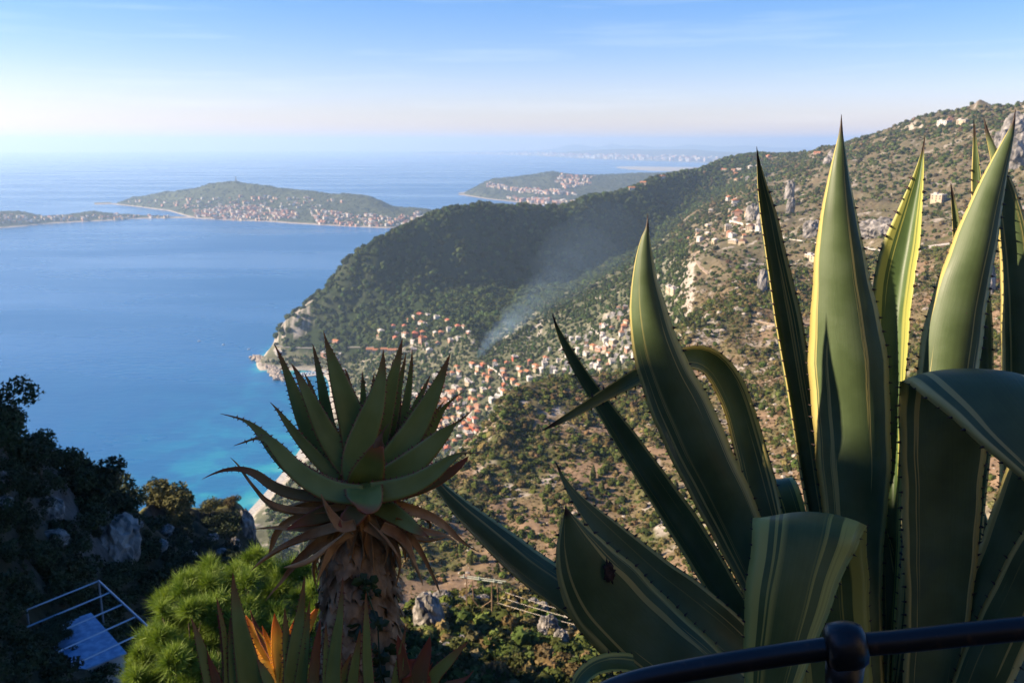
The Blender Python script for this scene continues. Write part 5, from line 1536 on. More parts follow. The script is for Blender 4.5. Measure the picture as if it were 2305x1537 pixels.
CAMP = np.array([0, 0, HC])
def leaf(name, ctrl, mats, parent, O, channel=0.5, thick=0.012, roll=0.0, teeth=0.0, step=0.03, n=46, wob=0.02, seed=0, tooth_to=0.93, wscale=1.0, vfold=0.0, wdir=False, twist=0.0):
    """one leaf: ctrl runs from tip to base as (px, py, depth, width in px[, roll in degrees]).  The blade is a closed
    curved sheet; channel > 0 turns its hollow side to the viewer, < 0 its bulging back."""
    rows = []
    for q in ctrl:
        p = at_depth(q[0], q[1], q[2])
        rows.append([p.x, p.y, p.z, q[3] * q[2] / FP * wscale, q[4] if len(q) > 4 else roll])
    C = catmull(rows, n)
    r_ = np.random.default_rng(seed + int(abs(ctrl[0][0]) * 7 + abs(ctrl[0][1])))
    ph = r_.random(3) * 6
    m = 13
    s = np.linspace(-1, 1, m)
    V, UV = [], []
    arc = np.r_[0, np.cumsum(np.linalg.norm(np.diff(C[:, :3], axis=0), axis=1))]
    EL, ER, NN, WW, TT = [], [], [], [], []
    for i in range(n):
        p = C[i, :3]
        t = C[min(i + 1, n - 1), :3] - C[max(i - 1, 0), :3]; t /= np.linalg.norm(t)
        v = CAMP - p; v /= np.linalg.norm(v)
        nn = v - t * (v @ t)
        if np.linalg.norm(nn) < 1e-3:
            nn = np.array([0, 0, 1.0]) - t * t[2]
        nn /= np.linalg.norm(nn)
        w = np.cross(t, nn); w /= np.linalg.norm(w)
        if w[0] < 0 and abs(w[0]) > 0.05 and False:
            w = -w
        a = math.radians(C[i, 4] + twist * (1 - i / n))
        if wdir:
            w = math.cos(a) * np.array([1.0, 0, 0]) + math.sin(a) * np.array([0, SP, CP])
            w = w - t * (w @ t); w /= np.linalg.norm(w)
            nn = np.cross(w, t); a = 0.0
        w, nn = math.cos(a) * w + math.sin(a) * nn, -math.sin(a) * w + math.cos(a) * nn
        hw = max(C[i, 3], 0.0008) / 2 * (1 + wob * math.sin(arc[i] * 21 + ph[0]) + wob * 0.6 * math.sin(arc[i] * 47 + ph[1]))
        th = min(thick, hw * 0.7) * (0.55 + 0.45 * min(1.0, arc[i] / (arc[-1] * 0.5)))
        prof = channel * (s ** 2) + vfold * np.abs(s)
        prof = prof - prof.mean()
        ripple = 0.03 * np.sin(arc[i] * 17 + ph[2] + s * 2.2)
        top = p + np.outer(s * hw, w) + np.outer((prof + ripple) * hw, nn)
        tk = np.sqrt(np.clip(1 - s ** 2, 0, 1)) * th / 2
        V.append(np.vstack([top + np.outer(tk, nn), (top - np.outer(tk, nn))[-2:0:-1]]))
        vv = 1 - arc[i] / arc[-1]
        u_ = (s + 1) / 2
        UV.append(np.c_[np.r_[u_, u_[-2:0:-1]], np.full(2 * m - 2, vv)])
        EL.append(top[0]); ER.append(top[-1]); NN.append(nn); WW.append(w); TT.append(t)
    k = 2 * m - 2
    V = np.vstack(V); UV = np.vstack(UV)
    i0 = np.arange(n - 1)[:, None] * k + np.arange(k)[None, :]
    i1 = np.arange(n - 1)[:, None] * k + (np.arange(k)[None, :] + 1) % k
    Q = np.stack([i0, i1, i1 + k, i0 + k], -1).reshape(-1, 4)
    T3 = np.vstack([Q[:, [0, 1, 2]], Q[:, [0, 2, 3]]])
    e0 = np.array([[0, j + 1, j] for j in range(1, k - 1)]); e1 = np.array([[0, j, j + 1] for j in range(1, k - 1)]) + (n - 1) * k
    T3 = np.vstack([T3, e0, e1])
    mi = np.zeros(len(T3), int)
    sm = [True] * 0
    if teeth > 0:
        tv, tf, tu = [], [], []
        nv = len(V)
        for side, E in ((-1, EL), (1, ER)):
            d = 0.02 + r_.random() * step
            while d < arc[-1]:
                f = np.interp(d, arc, np.arange(n)); i = int(f); g = f - i
                if i < n - 1 and 1 - d / arc[-1] < tooth_to:
                    e = E[i] * (1 - g) + E[i + 1] * g
                    w, t, nn = WW[i] * side, TT[i], NN[i]
                    h = teeth * (0.7 + 0.6 * r_.random())
                    b = h * 0.42
                    tipv = e + w * h + t * h * (-0.45 if side > 0 else 0.1) + nn * h * 0.2
                    e_ = e - w * h * 0.25
                    tv += [e_ + t * b, e_ - t * b, e_ + nn * b * 0.6, e_ - nn * b * 0.6, tipv]
                    o_ = nv + len(tv) - 5
                    tf += [(o_, o_ + 2, o_ + 4), (o_ + 2, o_ + 1, o_ + 4), (o_ + 1, o_ + 3, o_ + 4), (o_ + 3, o_, o_ + 4)]
                d += step * (0.75 + 0.5 * r_.random())
        if tv:
            V = np.vstack([V, tv]); UV = np.vstack([UV, np.tile([[0.5, 0.3]], (len(tv), 1))])
            T3 = np.vstack([T3, tf]); mi = np.r_[mi, np.ones(len(tf), int)]
    return mesh_obj(name, V - np.array(O), T3, mats, parent, mi, True, UV)

# ------------------------------------------------------------------ the agave
AO = at_depth(1900, 1700, 2.15)
agave = thing('agave_plant', 'huge variegated agave with yellow edged sword leaves behind the railing', 'agave', AO)
AM = [M_agave, M_spine]; AW = [M_agaveW, M_spine]
def ag(ctrl, mt=AM, **k):
    k.setdefault('teeth', 0.0085); k.setdefault('step', 0.034); k.setdefault('thick', 0.016); k.setdefault('channel', -0.35)
    return leaf('leaf', ctrl, mt, agave, AO, **k)
# the curved leaf that leans left, its back to the viewer
ag([(1458,481,2.18,1),(1457,512,2.18,8),(1453,535,2.18,20),(1450,580,2.18,40),(1451,640,2.18,62),(1461,720,2.18,90),(1477,790,2.18,110),(1503,860,2.19,124),(1540,940,2.2,134),(1580,1030,2.2,136),(1625,1120,2.2,128),(1672,1220,2.2,112),(1720,1330,2.2,96),(1790,1480,2.2,90)], channel=-0.45, roll=-6, thick=0.02, tooth_to=0.80)
# the leaf arching over behind it, its tip hanging left
ag([(1221,969,2.20,1),(1262,946,2.21,14),(1320,912,2.23,24),(1380,876,2.26,34),(1440,842,2.30,40),(1510,812,2.36,48),(1570,806,2.42,58,10),(1612,832,2.46,68,20),(1650,900,2.46,76,25),(1680,1000,2.45,78,25),(1706,1100,2.42,80,20),(1735,1200,2.38,76),(1800,1420,2.3,70)], channel=0.55, roll=-20, tooth_to=0.9)
# long narrow leaf, upper left
ag([(1243,704,2.42,1),(1252,735,2.42,8),(1270,775,2.42,18),(1305,840,2.42,30),(1352,912,2.42,40),(1410,1000,2.41,56),(1470,1090,2.40,68),(1530,1180,2.38,76),(1590,1275,2.35,76),(1650,1375,2.32,70),(1730,1490,2.28,70)], channel=0.75, roll=18, vfold=0.25)
# leaf crossing behind the broad scarred one
ag([(1250,1038,2.16,1),(1268,1078,2.16,12),(1295,1120,2.16,28),(1340,1172,2.16,52),(1400,1232,2.16,78),(1470,1298,2.16,100),(1545,1360,2.16,112),(1620,1420,2.15,108),(1700,1490,2.14,96),(1790,1560,2.14,90)], channel=0.35, roll=22)
# broad scarred leaf facing the viewer
scar = ag([(1272,1138,1.95,1),(1276,1152,1.95,12),(1284,1180,1.96,50),(1300,1228,1.97,104),(1330,1290,1.98,158),(1372,1348,1.99,190),(1428,1408,2.0,200),(1495,1465,2.01,188),(1570,1522,2.02,168),(1690,1610,2.04,140)], channel=-0.18, roll=4, thick=0.018, tooth_to=0.93)
# leaf running far left behind the aloe
ag([(925,985,2.62,1),(948,1025,2.60,8),(985,1088,2.56,22),(1035,1142,2.52,44),(1100,1200,2.46,64),(1180,1268,2.38,80),(1260,1325,2.3,88),(1350,1385,2.24,90),(1460,1450,2.2,88),(1640,1550,2.16,84)], channel=-0.3, roll=-14)
# leaf bent over towards the viewer in the middle
ag([(1720,1640,1.80,90,-4),(1738,1540,1.80,128,-4),(1755,1450,1.805,160,-4),(1778,1340,1.82,196,-3),(1798,1250,1.845,218,-3),(1810,1196,1.875,230,-3),(1817,1172,1.93,236,-3),(1822,1172,2.0,234,-3),(1829,1200,2.06,230,-3),(1838,1260,2.09,222,-2),(1848,1340,2.12,208,0),(1862,1450,2.14,190,0),(1880,1640,2.15,170,0)], AW, channel=-0.15, thick=0.016, n=72, teeth=0.006, tooth_to=1.1, wdir=True)
# the tallest leaf
ag([(1894,258,2.25,1),(1893.5,292,2.25,7),(1892,315,2.25,14),(1890,360,2.25,32),(1888,420,2.25,56),(1888,500,2.25,84),(1892,600,2.25,114),(1900,700,2.25,146),(1908,800,2.25,166),(1914,900,2.25,170),(1920,1000,2.24,164),(1923,1100,2.23,148),(1924,1200,2.22,130),(1926,1320,2.2,112),(1932,1480,2.18,110),(1935,1620,2.17,110)], channel=-0.42, roll=3, thick=0.024, tooth_to=0.86)
# narrow folded leaf left of it
ag([(1703,330,2.38,1),(1706,368,2.38,9),(1712,420,2.38,24),(1722,480,2.38,38),(1735,560,2.37,50),(1756,680,2.36,62),(1780,820,2.35,66),(1802,950,2.34,66),(1822,1080,2.33,62),(1842,1200,2.3,58),(1870,1420,2.25,60),(1890,1600,2.2,60)], channel=0.85, roll=32, vfold=0.5)
# sunlit folded leaf behind, right of the tallest
ag([(2082,306,2.42,1),(2077,348,2.42,8),(2069,400,2.42,26),(2057,460,2.42,50),(2040,540,2.41,78),(2024,620,2.40,92),(2014,720,2.39,88),(2013,820,2.38,74),(2012,920,2.37,62),(2010,1040,2.35,56),(2006,1200,2.3,56),(1995,1400,2.25,60),(1985,1600,2.2,60)], AW, channel=0.55, roll=-24, vfold=0.35)
# bright leaf leaning right
ag([(2286,247,2.24,1),(2281,280,2.24,8),(2272,310,2.24,19),(2254,360,2.24,38),(2234,420,2.24,58),(2210,500,2.24,80),(2188,580,2.24,98),(2166,660,2.24,114),(2148,750,2.24,124),(2134,850,2.24,126),(2120,960,2.23,118),(2105,1100,2.22,104),(2080,1300,2.2,96),(2050,1560,2.18,96)], channel=-0.40, roll=10, thick=0.022, tooth_to=0.9)
# thick leaf whose end folds over towards the right
ag([(2470,1190,1.60,10,25),(2410,1110,1.62,90,25),(2345,1025,1.65,150,24),(2285,955,1.69,186,22),(2235,897,1.745,212,18),(2195,858,1.81,232,12),(2165,843,1.88,240,6),(2145,850,1.95,232,2),(2130,885,2.01,216,0),(2121,950,2.05,200,0),(2118,1050,2.08,188,0),(2116,1160,2.10,178,0),(2112,1300,2.12,160,0),(2104,1450,2.13,138,0),(2085,1640,2.14,130,0)], channel=-0.13, thick=0.02, n=80, tooth_to=1.1, wdir=True)
# leaf behind at the right border
ag([(2214,262,2.52,1),(2222,300,2.52,8),(2238,350,2.52,20),(2258,420,2.52,42),(2274,500,2.51,58),(2287,600,2.50,72),(2296,720,2.48,82),(2300,860,2.46,88),(2298,1000,2.44,88),(2285,1180,2.40,84),(2240,1400,2.3,80),(2170,1620,2.2,80)], channel=-0.35, roll=-12)
# thin leaves behind the bright one
ag([(2192,268,2.50,1),(2196,320,2.50,9),(2201,400,2.50,22),(2207,500,2.50,30),(2215,640,2.49,36),(2222,780,2.48,40),(2220,940,2.46,42),(2205,1120,2.42,42),(2170,1400,2.3,44),(2110,1620,2.2,50)], channel=0.8, roll=-30, vfold=0.3)
ag([(2140,412,2.60,1),(2145,450,2.60,9),(2152,510,2.60,18),(2158,600,2.60,26),(2160,760,2.58,32),(2155,960,2.54,36),(2130,1250,2.42,40),(2080,1600,2.2,50)], channel=0.6, roll=20)
# dark leaves low on the right
ag([(2470,560,2.0,1),(2420,760,2.02,50),(2360,960,2.05,90),(2308,1120,2.08,112),(2258,1270,2.10,118),(2200,1420,2.12,112),(2130,1620,2.14,100)], channel=-0.2, roll=-8)
ag([(2460,1010,1.9,1),(2400,1120,1.94,60),(2340,1240,1.98,96),(2285,1360,2.02,112),(2235,1470,2.05,112),(2160,1640,2.08,100)], channel=-0.25, roll=-5)
ag([(2235,1225,2.34,1),(2232,1260,2.33,28),(2215,1330,2.31,42),(2180,1420,2.28,46),(2110,1600,2.2,46)], channel=-0.3)
ag([(1990,1180,2.30,2),(1996,1240,2.29,30),(2004,1330,2.27,50),(2006,1430,2.25,60),(1990,1620,2.2,60)], channel=-0.3)
ag([(2170,900,2.34,40),(2180,1050,2.33,50),(2172,1200,2.31,54),(2140,1400,2.26,54),(2080,1620,2.2,54)], channel=0.5, roll=-30)
# short bent stub between the left leaves and the middle
ag([(1800,1230,2.40,50),(1785,1165,2.40,62),(1768,1110,2.42,66),(1756,1084,2.46,66),(1750,1084,2.51,64),(1750,1150,2.53,60),(1770,1300,2.48,54),(1830,1520,2.3,54)], AW, channel=0.2, tooth_to=1.1, wdir=True)
# curled leaf at the bottom
ag([(1292,1572,1.86,34),(1310,1528,1.87,40),(1345,1500,1.90,42),(1395,1492,1.95,44),(1450,1503,2.0,46),(1520,1530,2.04,50),(1640,1600,2.08,60)], AW, channel=0.55, roll=20, tooth_to=1.1)
# inner dark leaves closing the rosette
for x, y, d in ((1965, 1150, 2.36), (2050, 1010, 2.46), (1858, 1180, 2.42), (2205, 1120, 2.5)):
    ag([(x, y, d, 2), (x + 2, y + 90, d - 0.01, 50), (x + 4, y + 220, d - 0.05, 80), (x - (x - 1960) * 0.3, 1480, 2.22, 80), (x - (x - 1960) * 0.5, 1640, 2.2, 80)], channel=-0.3)
# the wound on the scarred leaf and the scar on the folded one
M_scar = noisy('scar tissue', (0.012, 0.009, 0.008), (0.07, 0.042, 0.03), 60.0, 0.8, 0.2, bump=1.0, bdist=0.01)
def scar_patch(px, py, d, w, h, rot):
    r_ = np.random.default_rng(int(px))
    c = at_depth(px, py, d)
    V, F = [(0, 0, 0.003)], []
    n = 34
    for ring in (0.45, 0.75, 1.0):
        for k in range(n):
            a = 2 * math.pi * k / n
            q = ring * (1 + 0.18 * r_.normal() * (ring > 0.9))
            V.append((math.cos(a) * w / 2 * d / FP * q, math.sin(a) * h / 2 * d / FP * q, {0.45: 0.0005, 0.75: 0.004, 1.0: -0.004}[ring]))
    for k in range(n):
        F.append((0, 1 + k, 1 + (k + 1) % n))
        for j in (0, 1):
            F.append((1 + j * n + k, 1 + (j + 1) * n + k, 1 + (j + 1) * n + (k + 1) % n, 1 + j * n + (k + 1) % n))
    V = np.array(V); ca, sa = math.cos(rot), math.sin(rot)
    V = np.c_[V[:, 0] * ca - V[:, 1] * sa, V[:, 0] * sa + V[:, 1] * ca, V[:, 2]]
    ax, ay, az = np.array([1, 0, 0]), np.array([0, SP, CP]), np.array([0, -CP, SP])
    return V @ np.array([ax, ay, az]) + np.array(c), F
V, F = scar_patch(1372, 1287, 1.962, 25, 52, 0.25)
b = MB(); b.add(V - np.array(AO), F); so2 = b.build('scar', [M_scar], agave, smooth=True)

# ------------------------------------------------------------------ the tall aloe
LO = at_depth(808, 1700, 2.2)
aloe = thing('aloe_plant', 'tall aloe with a scaly brown trunk and a skirt of dead leaves', 'aloe', LO)
LM = [M_aloe, M_aloetooth]
def al_(ctrl, d=2.2, mt=LM, name='leaf', wscale=1.0, **k):
    c = [(q[0], q[1], d + (q[3] if len(q) > 3 else 0.0), q[2]) for q in ctrl]
    k.setdefault('teeth', 0.0052 if mt is LM else 0.0); k.setdefault('step', 0.0145); k.setdefault('thick', 0.020); k.setdefault('channel', 0.30)
    k.setdefault('n', 40)
    return leaf(name, c, mt, aloe, LO, wscale=wscale * (0.80 if mt[0] is not M_dead else 1.0), **k)
# rear ring
al_([(777,830,2),(783,850,9),(790,885,14),(798,930,20),(806,1000,26),(812,1070,34)], 2.30)
al_([(815,834,1),(817,862,10),(818,910,20),(818,980,28),(816,1070,34)], 2.32)
al_([(902,848,1),(900,880,10),(896,920,18),(888,970,24),(860,1050,34)], 2.30, [M_aloered, M_aloetooth])
al_([(928,784,1),(926,820,9),(919,880,19),(908,940,27),(885,1010,36),(850,1070,44)], 2.31)
al_([(914,795,1),(907,830,11),(896,880,21),(885,940,28),(865,1010,36),(835,1070,44)], 2.28)
al_([(704,774,1),(710,800,10),(721,850,21),(732,910,30),(745,970,36),(775,1030,42),(805,1075,48)], 2.27)
al_([(617,774,1),(630,800,9),(648,845,22),(668,900,36),(690,960,46),(716,1015,52),(755,1060,56),(800,1090,58)], 2.26)
al_([(906,762,1),(900,790,13),(888,840,30),(873,900,46),(858,960,56),(840,1020,62),(820,1075,66)], 2.24)
al_([(842,838,1),(840,865,9),(834,905,17),(826,960,24),(816,1040,30),(812,1075,32)], 2.26)
al_([(752,812,1),(758,840,10),(766,880,18),(776,930,25),(790,1000,30),(802,1070,34)], 2.28)
al_([(970,842,1),(958,868,9),(940,905,18),(918,950,26),(886,1005,34),(850,1070,42)], 2.27)
al_([(684,838,1),(696,862,9),(708,900,19),(724,950,27),(748,1005,34),(785,1070,42)], 2.25)
al_([(884,812,1),(880,845,11),(873,890,20),(862,945,28),(842,1020,36),(825,1070,42)], 2.27)
al_([(1002,900,1),(988,918,7),(970,945,18),(945,980,28),(905,1030,38),(860,1075,44)], 2.22)
al_([(608,905,1),(624,922,7),(645,950,18),(672,985,28),(712,1030,38),(765,1078,46)], 2.20)
# middle ring
al_([(655,817,1),(668,838,12),(686,875,28),(708,920,44),(732,970,58),(766,1020,70),(802,1062,76),(825,1090,76)], 2.20)
al_([(728,744,1),(734,768,8),(746,805,26),(762,855,50),(781,910,70),(798,965,84),(811,1020,90),(818,1075,90)], 2.21)
al_([(863,786,1),(862,812,12),(857,855,32),(845,905,54),(828,955,74),(812,1005,88),(805,1050,92),(812,1085,92)], 2.18)
al_([(1014,795,1),(1004,820,13),(988,860,30),(964,910,50),(936,960,66),(902,1010,78),(868,1055,82),(838,1085,82)], 2.19)
al_([(1045,880,1),(1020,898,6),(998,920,13),(982,945,24),(965,975,32),(935,1020,40),(880,1075,50)], 2.24)
al_([(1062,924,1),(1046,938,6),(1022,956,10),(1002,974,34),(975,1000,54),(940,1032,68),(895,1066,78),(845,1092,82)], 2.15)
# the blunt leaf that points at the viewer, its tip withered
al_([(853,1001,30,-0.075),(846,1018,52,-0.07),(838,1042,76,-0.05),(828,1068,96,-0.03),(820,1092,104,0.0),(815,1110,104,0.06)], 2.13, n=30)
al_([(878,952,1,-0.09),(868,962,4,-0.09),(860,976,7,-0.085),(853,992,22,-0.08),(853,1006,34,-0.072)], 2.13, [M_dry], 'dead_leaf', teeth=0, thick=0.008)
# lower left sweeping leaves
al_([(496,931,1),(518,936,4),(545,944,7),(566,956,15),(590,978,28),(618,1012,40),(655,1048,50),(705,1082,58),(760,1105,62),(820,1118,62)], 2.12, roll=8)
al_([(526,1003,1),(550,995,5),(575,987,8),(600,988,24),(625,1012,40),(660,1052,52),(705,1086,60),(755,1108,62),(815,1115,62)], 2.08, roll=10)
al_([(455,1078,1),(480,1066,5),(510,1057,10),(545,1056,16),(578,1068,23),(612,1092,28),(655,1110,32),(705,1116,34),(760,1118,34),(815,1120,34)], 2.10, [M_aloered, M_aloetooth], teeth=0.003)
# lower right sweeping leaves
al_([(1088,1022,1),(1062,1019,4),(1038,1021,9),(1012,1036,26),(978,1062,46),(938,1086,58),(890,1102,64),(835,1110,66)], 2.08, roll=-8)
al_([(1055,1026,1),(1046,1036,12),(1020,1058,26),(980,1082,36),(930,1100,44),(860,1115,50)], 2.13, [M_aloered, M_aloetooth])
# short broad leaves under the rosette
al_([(815,1153,30,-0.10),(820,1142,80,-0.09),(822,1126,100,-0.06),(820,1108,104,-0.02),(818,1095,100,0.03)], 2.08, n=26)
al_([(645,1192,2,-0.06),(672,1178,22,-0.05),(705,1166,44,-0.03),(745,1152,54,-0.01),(795,1132,60,0.02)], 2.14, [M_aloered, M_aloetooth], n=30)
al_([(962,1206,4,-0.07),(935,1190,32,-0.06),(905,1168,50,-0.04),(870,1146,60,-0.01),(830,1122,66,0.02)], 2.12, n=30)
al_([(1012,1192,4),(985,1170,18),(950,1155,28),(905,1142,36),(845,1125,44)], 2.16, n=30)
al_([(762,1182,6,-0.08),(775,1176,44,-0.07),(795,1160,60,-0.04),(815,1135,66,0.0)], 2.10, [M_aloered, M_aloetooth], n=26)
# withered leaves
def dead(ctrl, d=2.14, **k):
    k.setdefault('teeth', 0); k.setdefault('channel', 0.8); k.setdefault('thick', 0.006); k.setdefault('wob', 0.16)
    r_ = random.Random(int(ctrl[0][0] * 13 + ctrl[0][1]))
    k.setdefault('roll', r_.uniform(-35, 35)); k.setdefault('twist', r_.choice((-1, 1)) * r_.uniform(40, 150))
    return al_(ctrl, d, [M_dead], 'dead_leaf', 1.05, **k)
dead([(519,1030,1),(535,1046,7),(552,1070,11),(575,1100,15),(600,1128,19),(640,1148,20),(700,1152,18),(780,1140,18)], 2.12)
dead([(722,1112,4),(733,1138,14),(748,1165,24),(768,1186,28),(800,1180,30)], 2.02)
dead([(563,1286,1),(582,1268,8),(610,1248,14),(650,1225,22),(700,1206,28),(760,1186,28),(800,1170,30)], 2.10)
dead([(598,1352,1),(612,1334,5),(632,1312,9),(655,1282,15),(690,1245,22),(735,1212,28),(790,1186,32)], 2.12)
dead([(639,1277,2),(665,1271,12),(700,1257,18),(740,1230,24),(790,1195,28)], 2.05)
dead([(712,1318,1),(718,1294,9),(730,1262,15),(748,1230,20),(785,1195,24)], 2.06)
dead([(901,1262,1),(892,1244,9),(875,1222,15),(852,1200,19),(825,1180,22)], 2.02)
dead([(952,1318,1),(945,1296,10),(932,1268,15),(918,1236,18),(895,1205,22),(860,1185,24)], 2.07)
dead([(992,1338,1),(982,1310,6),(968,1280,10),(948,1242,14),(922,1208,18),(880,1180,22)], 2.10)
dead([(1016,1206,2),(990,1212,9),(960,1216,13),(925,1206,17),(880,1180,22)], 2.12)
dead([(1080,1243,1),(1055,1229,5),(1030,1210,9),(1005,1186,13),(975,1166,18),(930,1150,22),(870,1135,24)], 2.13)
dead([(1022,1215,2),(1000,1206,8),(970,1200,14),(935,1190,20),(890,1170,24)], 2.08)
dead([(570,1191,1),(592,1189,5),(620,1188,9),(655,1190,13),(700,1188,18),(770,1170,22)], 2.15)
dead([(604,1250,1),(612,1225,9),(622,1200,15),(645,1176,20),(690,1160,24),(760,1145,26)], 2.17)
dead([(962,1220,2),(963,1200,7),(968,1180,9),(950,1162,14),(900,1145,20)], 2.17)
dead([(600,1137,1),(622,1148,6),(650,1141,14),(690,1132,24),(740,1128,24),(790,1125,24)], 2.22)
dead([(1002,1098,1),(985,1085,6),(965,1068,11),(940,1060,13),(890,1070,16)], 2.24)
for k in range(30):
    a = random.uniform(-1.5, 1.5)
    x0 = 808 + 60 * math.sin(a); L_ = random.uniform(45, 135)
    d = 2.2 - 0.09 * math.cos(a)
    x1 = x0 + random.uniform(20, 70) * math.sin(a) + random.uniform(-14, 14)
    dead([(x1 + random.uniform(-14, 14), 1195 + L_, 1), (x1, 1180 + L_ * 0.72, 12), ((x0 + x1) / 2 + 8 * math.sin(a), 1185 + L_ * 0.3, 22), (x0, 1178, 28), (808 + 40 * math.sin(a), 1160, 30)], d, n=24)
# trunk clothed in old leaf bases
M_scale = noisy('old leaf bases', (0.15, 0.088, 0.045), (0.52, 0.35, 0.20), 22.0, 0.9, 0.1, detail=7, bump=0.8, bdist=0.006, stretch=(1, 1, 0.5))
tb = MB()
axis = [at_depth(806, 1150, 2.2), at_depth(808, 1230, 2.2), at_depth(809, 1330, 2.2), at_depth(812, 1450, 2.2), at_depth(808, 1600, 2.2), at_depth(806, 1900, 2.2)]
rw = [0.060, 0.084, 0.092, 0.096, 0.094, 0.10]
AX = catmull([[*p, r] for p, r in zip(axis, rw)], 60)
tb.tube([Vector(a[:3]) - LO for a in AX], [a[3] * 0.93 for a in AX], 20)
r_ = np.random.default_rng(12)
for row in range(30):
    f = row / 29 * 56
    i = int(f)
    c = AX[i]; up = AX[max(i - 3, 0), :3] - AX[min(i + 3, 59), :3]; up /= np.linalg.norm(up)
    nper = 13
    for k in range(nper):
        a = 2 * math.pi * (k + 0.5 * (row % 2) + 0.3 * r_.random()) / nper
        d = np.array([math.cos(a), math.sin(a), 0]); d -= up * (d @ up); d /= np.linalg.norm(d)
        s = np.cross(up, d)
        rr = c[3]
        w = rr * (0.30 + 0.10 * r_.random()); h = 0.034 + 0.022 * r_.random()
        lift = 0.004 + 0.016 * r_.random() ** 2
        cc_ = c[:3] + d * rr * 0.93 - np.array(LO) + up * 0.01 * r_.normal()
        grid = []
        for u in np.linspace(0, 1, 5):
            for v in np.linspace(-1, 1, 6):
                wid = w * (1 - 0.55 * u ** 1.8)
                out = rr * (math.sqrt(max(0.0, 1 - (v * wid / rr) ** 2)) - 1) + 0.004 + lift * u + 0.004 * u * r_.normal() + 0.005 * (1 - v * v) * u
                grid.append(cc_ + s * v * wid + d * out - up * (u * h * (1 - 0.18 * v * v + 0.16 * r_.normal() * (u > 0.9)) - h * 0.35))
        F = []
        for iu in range(4):
            for iv in range(5):
                q = iu * 6 + iv
                F.append((q, q + 1, q + 7, q + 6))
        tb.add(grid, F)
tb.build('trunk', [M_scale], aloe, smooth=True)

# ivy climbing the trunk
M_ivy = noisy('ivy leaves', (0.022, 0.045, 0.016), (0.045, 0.08, 0.025), 20.0, 0.4, 0.4)
ivy = MB()
r_ = np.random.default_rng(9)
for (x, y) in ((815, 1305), (838, 1310), (826, 1325), (848, 1332), (822, 1345), (795, 1410), (800, 1425), (845, 1395), (858, 1405), (840, 1460), (865, 1475), (850, 1490), (880, 1460), (835, 1520), (862, 1515)):
    c = np.array(at_depth(x, y, 2.095)) ; s = 0.013 + 0.009 * r_.random(); a = r_.random() * 6.28
    ax, ay = np.array([1, 0, 0]), np.array([0, SP, CP]); nz3 = np.array([0, -CP, SP])
    sh_ = [(0, -0.5), (0.55, -0.75), (0.95, -0.1), (0.5, 0.1), (0.6, 0.65), (0, 1.15), (-0.6, 0.65), (-0.5, 0.1), (-0.95, -0.1), (-0.55, -0.75)]
    til = r_.normal(size=2) * 0.5
    P_ = [(math.cos(a) * u - math.sin(a) * v, math.sin(a) * u + math.cos(a) * v) for u, v in sh_]
    top = [c + s * (ax * u + ay * v + nz3 * (til[0] * u + til[1] * v)) for u, v in P_]
    ivy.add(top + [c + nz3 * 0.005], [(k, (k + 1) % 10, 10) for k in range(10)])
ivp = [at_depth(870, 1620, 2.085), at_depth(855, 1500, 2.09), at_depth(850, 1400, 2.092), at_depth(825, 1330, 2.094), at_depth(818, 1300, 2.094)]
ivy.tube(ivp, 0.002, 5)
o = ivy.build('ivy_vine', [M_ivy]); tag(o, 'small dark ivy vine clinging to the scaly aloe trunk', 'ivy')

# ------------------------------------------------------------------ low aloes along the bottom
def plant(label, O, rows, mts, d, wsc=1.0):
    t = thing('aloe_plant', label, 'aloe', O)
    for q in rows:
        mt = mts[q[1]] if isinstance(q, tuple) and isinstance(q[0], list) else mts[0]
        c = q[0] if isinstance(q, tuple) and isinstance(q[0], list) else q
        leaf('leaf', [(x, y, d + (dd[0] if dd else 0), w) for x, y, w, *dd in c], mt, t, O, channel=0.35, thick=0.014, teeth=0.004, step=0.013, n=30, roll=random.uniform(-20, 20), wscale=wsc)
    return t
GA = [[M_aloe, M_aloetooth], [M_aloered, M_aloetooth], [M_aloegold, M_aloetooth], [M_dry, M_dry]]
plant('green aloe with upright narrow leaves in front of the scaly trunk, left group', at_depth(560, 1760, 2.0), [
    [(429,1388,1),(438,1412,8),(450,1450,18),(463,1500,24),(478,1560,30),(520,1720,34)],
    ([(466,1462,1),(472,1485,8),(482,1512,18),(492,1550,26),(525,1720,34)], 1),
    [(487,1343,1),(494,1375,8),(503,1420,12),(510,1480,16),(516,1560,22),(540,1720,30)],
    [(524,1288,1),(527,1325,12),(534,1375,26),(546,1440,42),(560,1510,54),(572,1590,62),(575,1720,60)],
    [(518,1388,1),(521,1420,12),(526,1470,24),(534,1540,36),(550,1720,42)],
    [(641,1368,1),(642,1400,10),(646,1450,22),(654,1510,34),(655,1590,44),(610,1720,46)],
    [(686,1296,1),(682,1330,9),(676,1385,22),(669,1440,34),(662,1510,44),(650,1600,48),(610,1740,48)],
    [(697,1352,1),(692,1400,12),(686,1460,20),(676,1540,28),(640,1720,36)],
    ([(487,1380,1),(494,1400,6),(501,1440,10),(508,1520,14),(525,1720,24)], 1),
    [(577,1480,1),(590,1505,16),(606,1545,28),(620,1640,34)]], GA, 2.0)
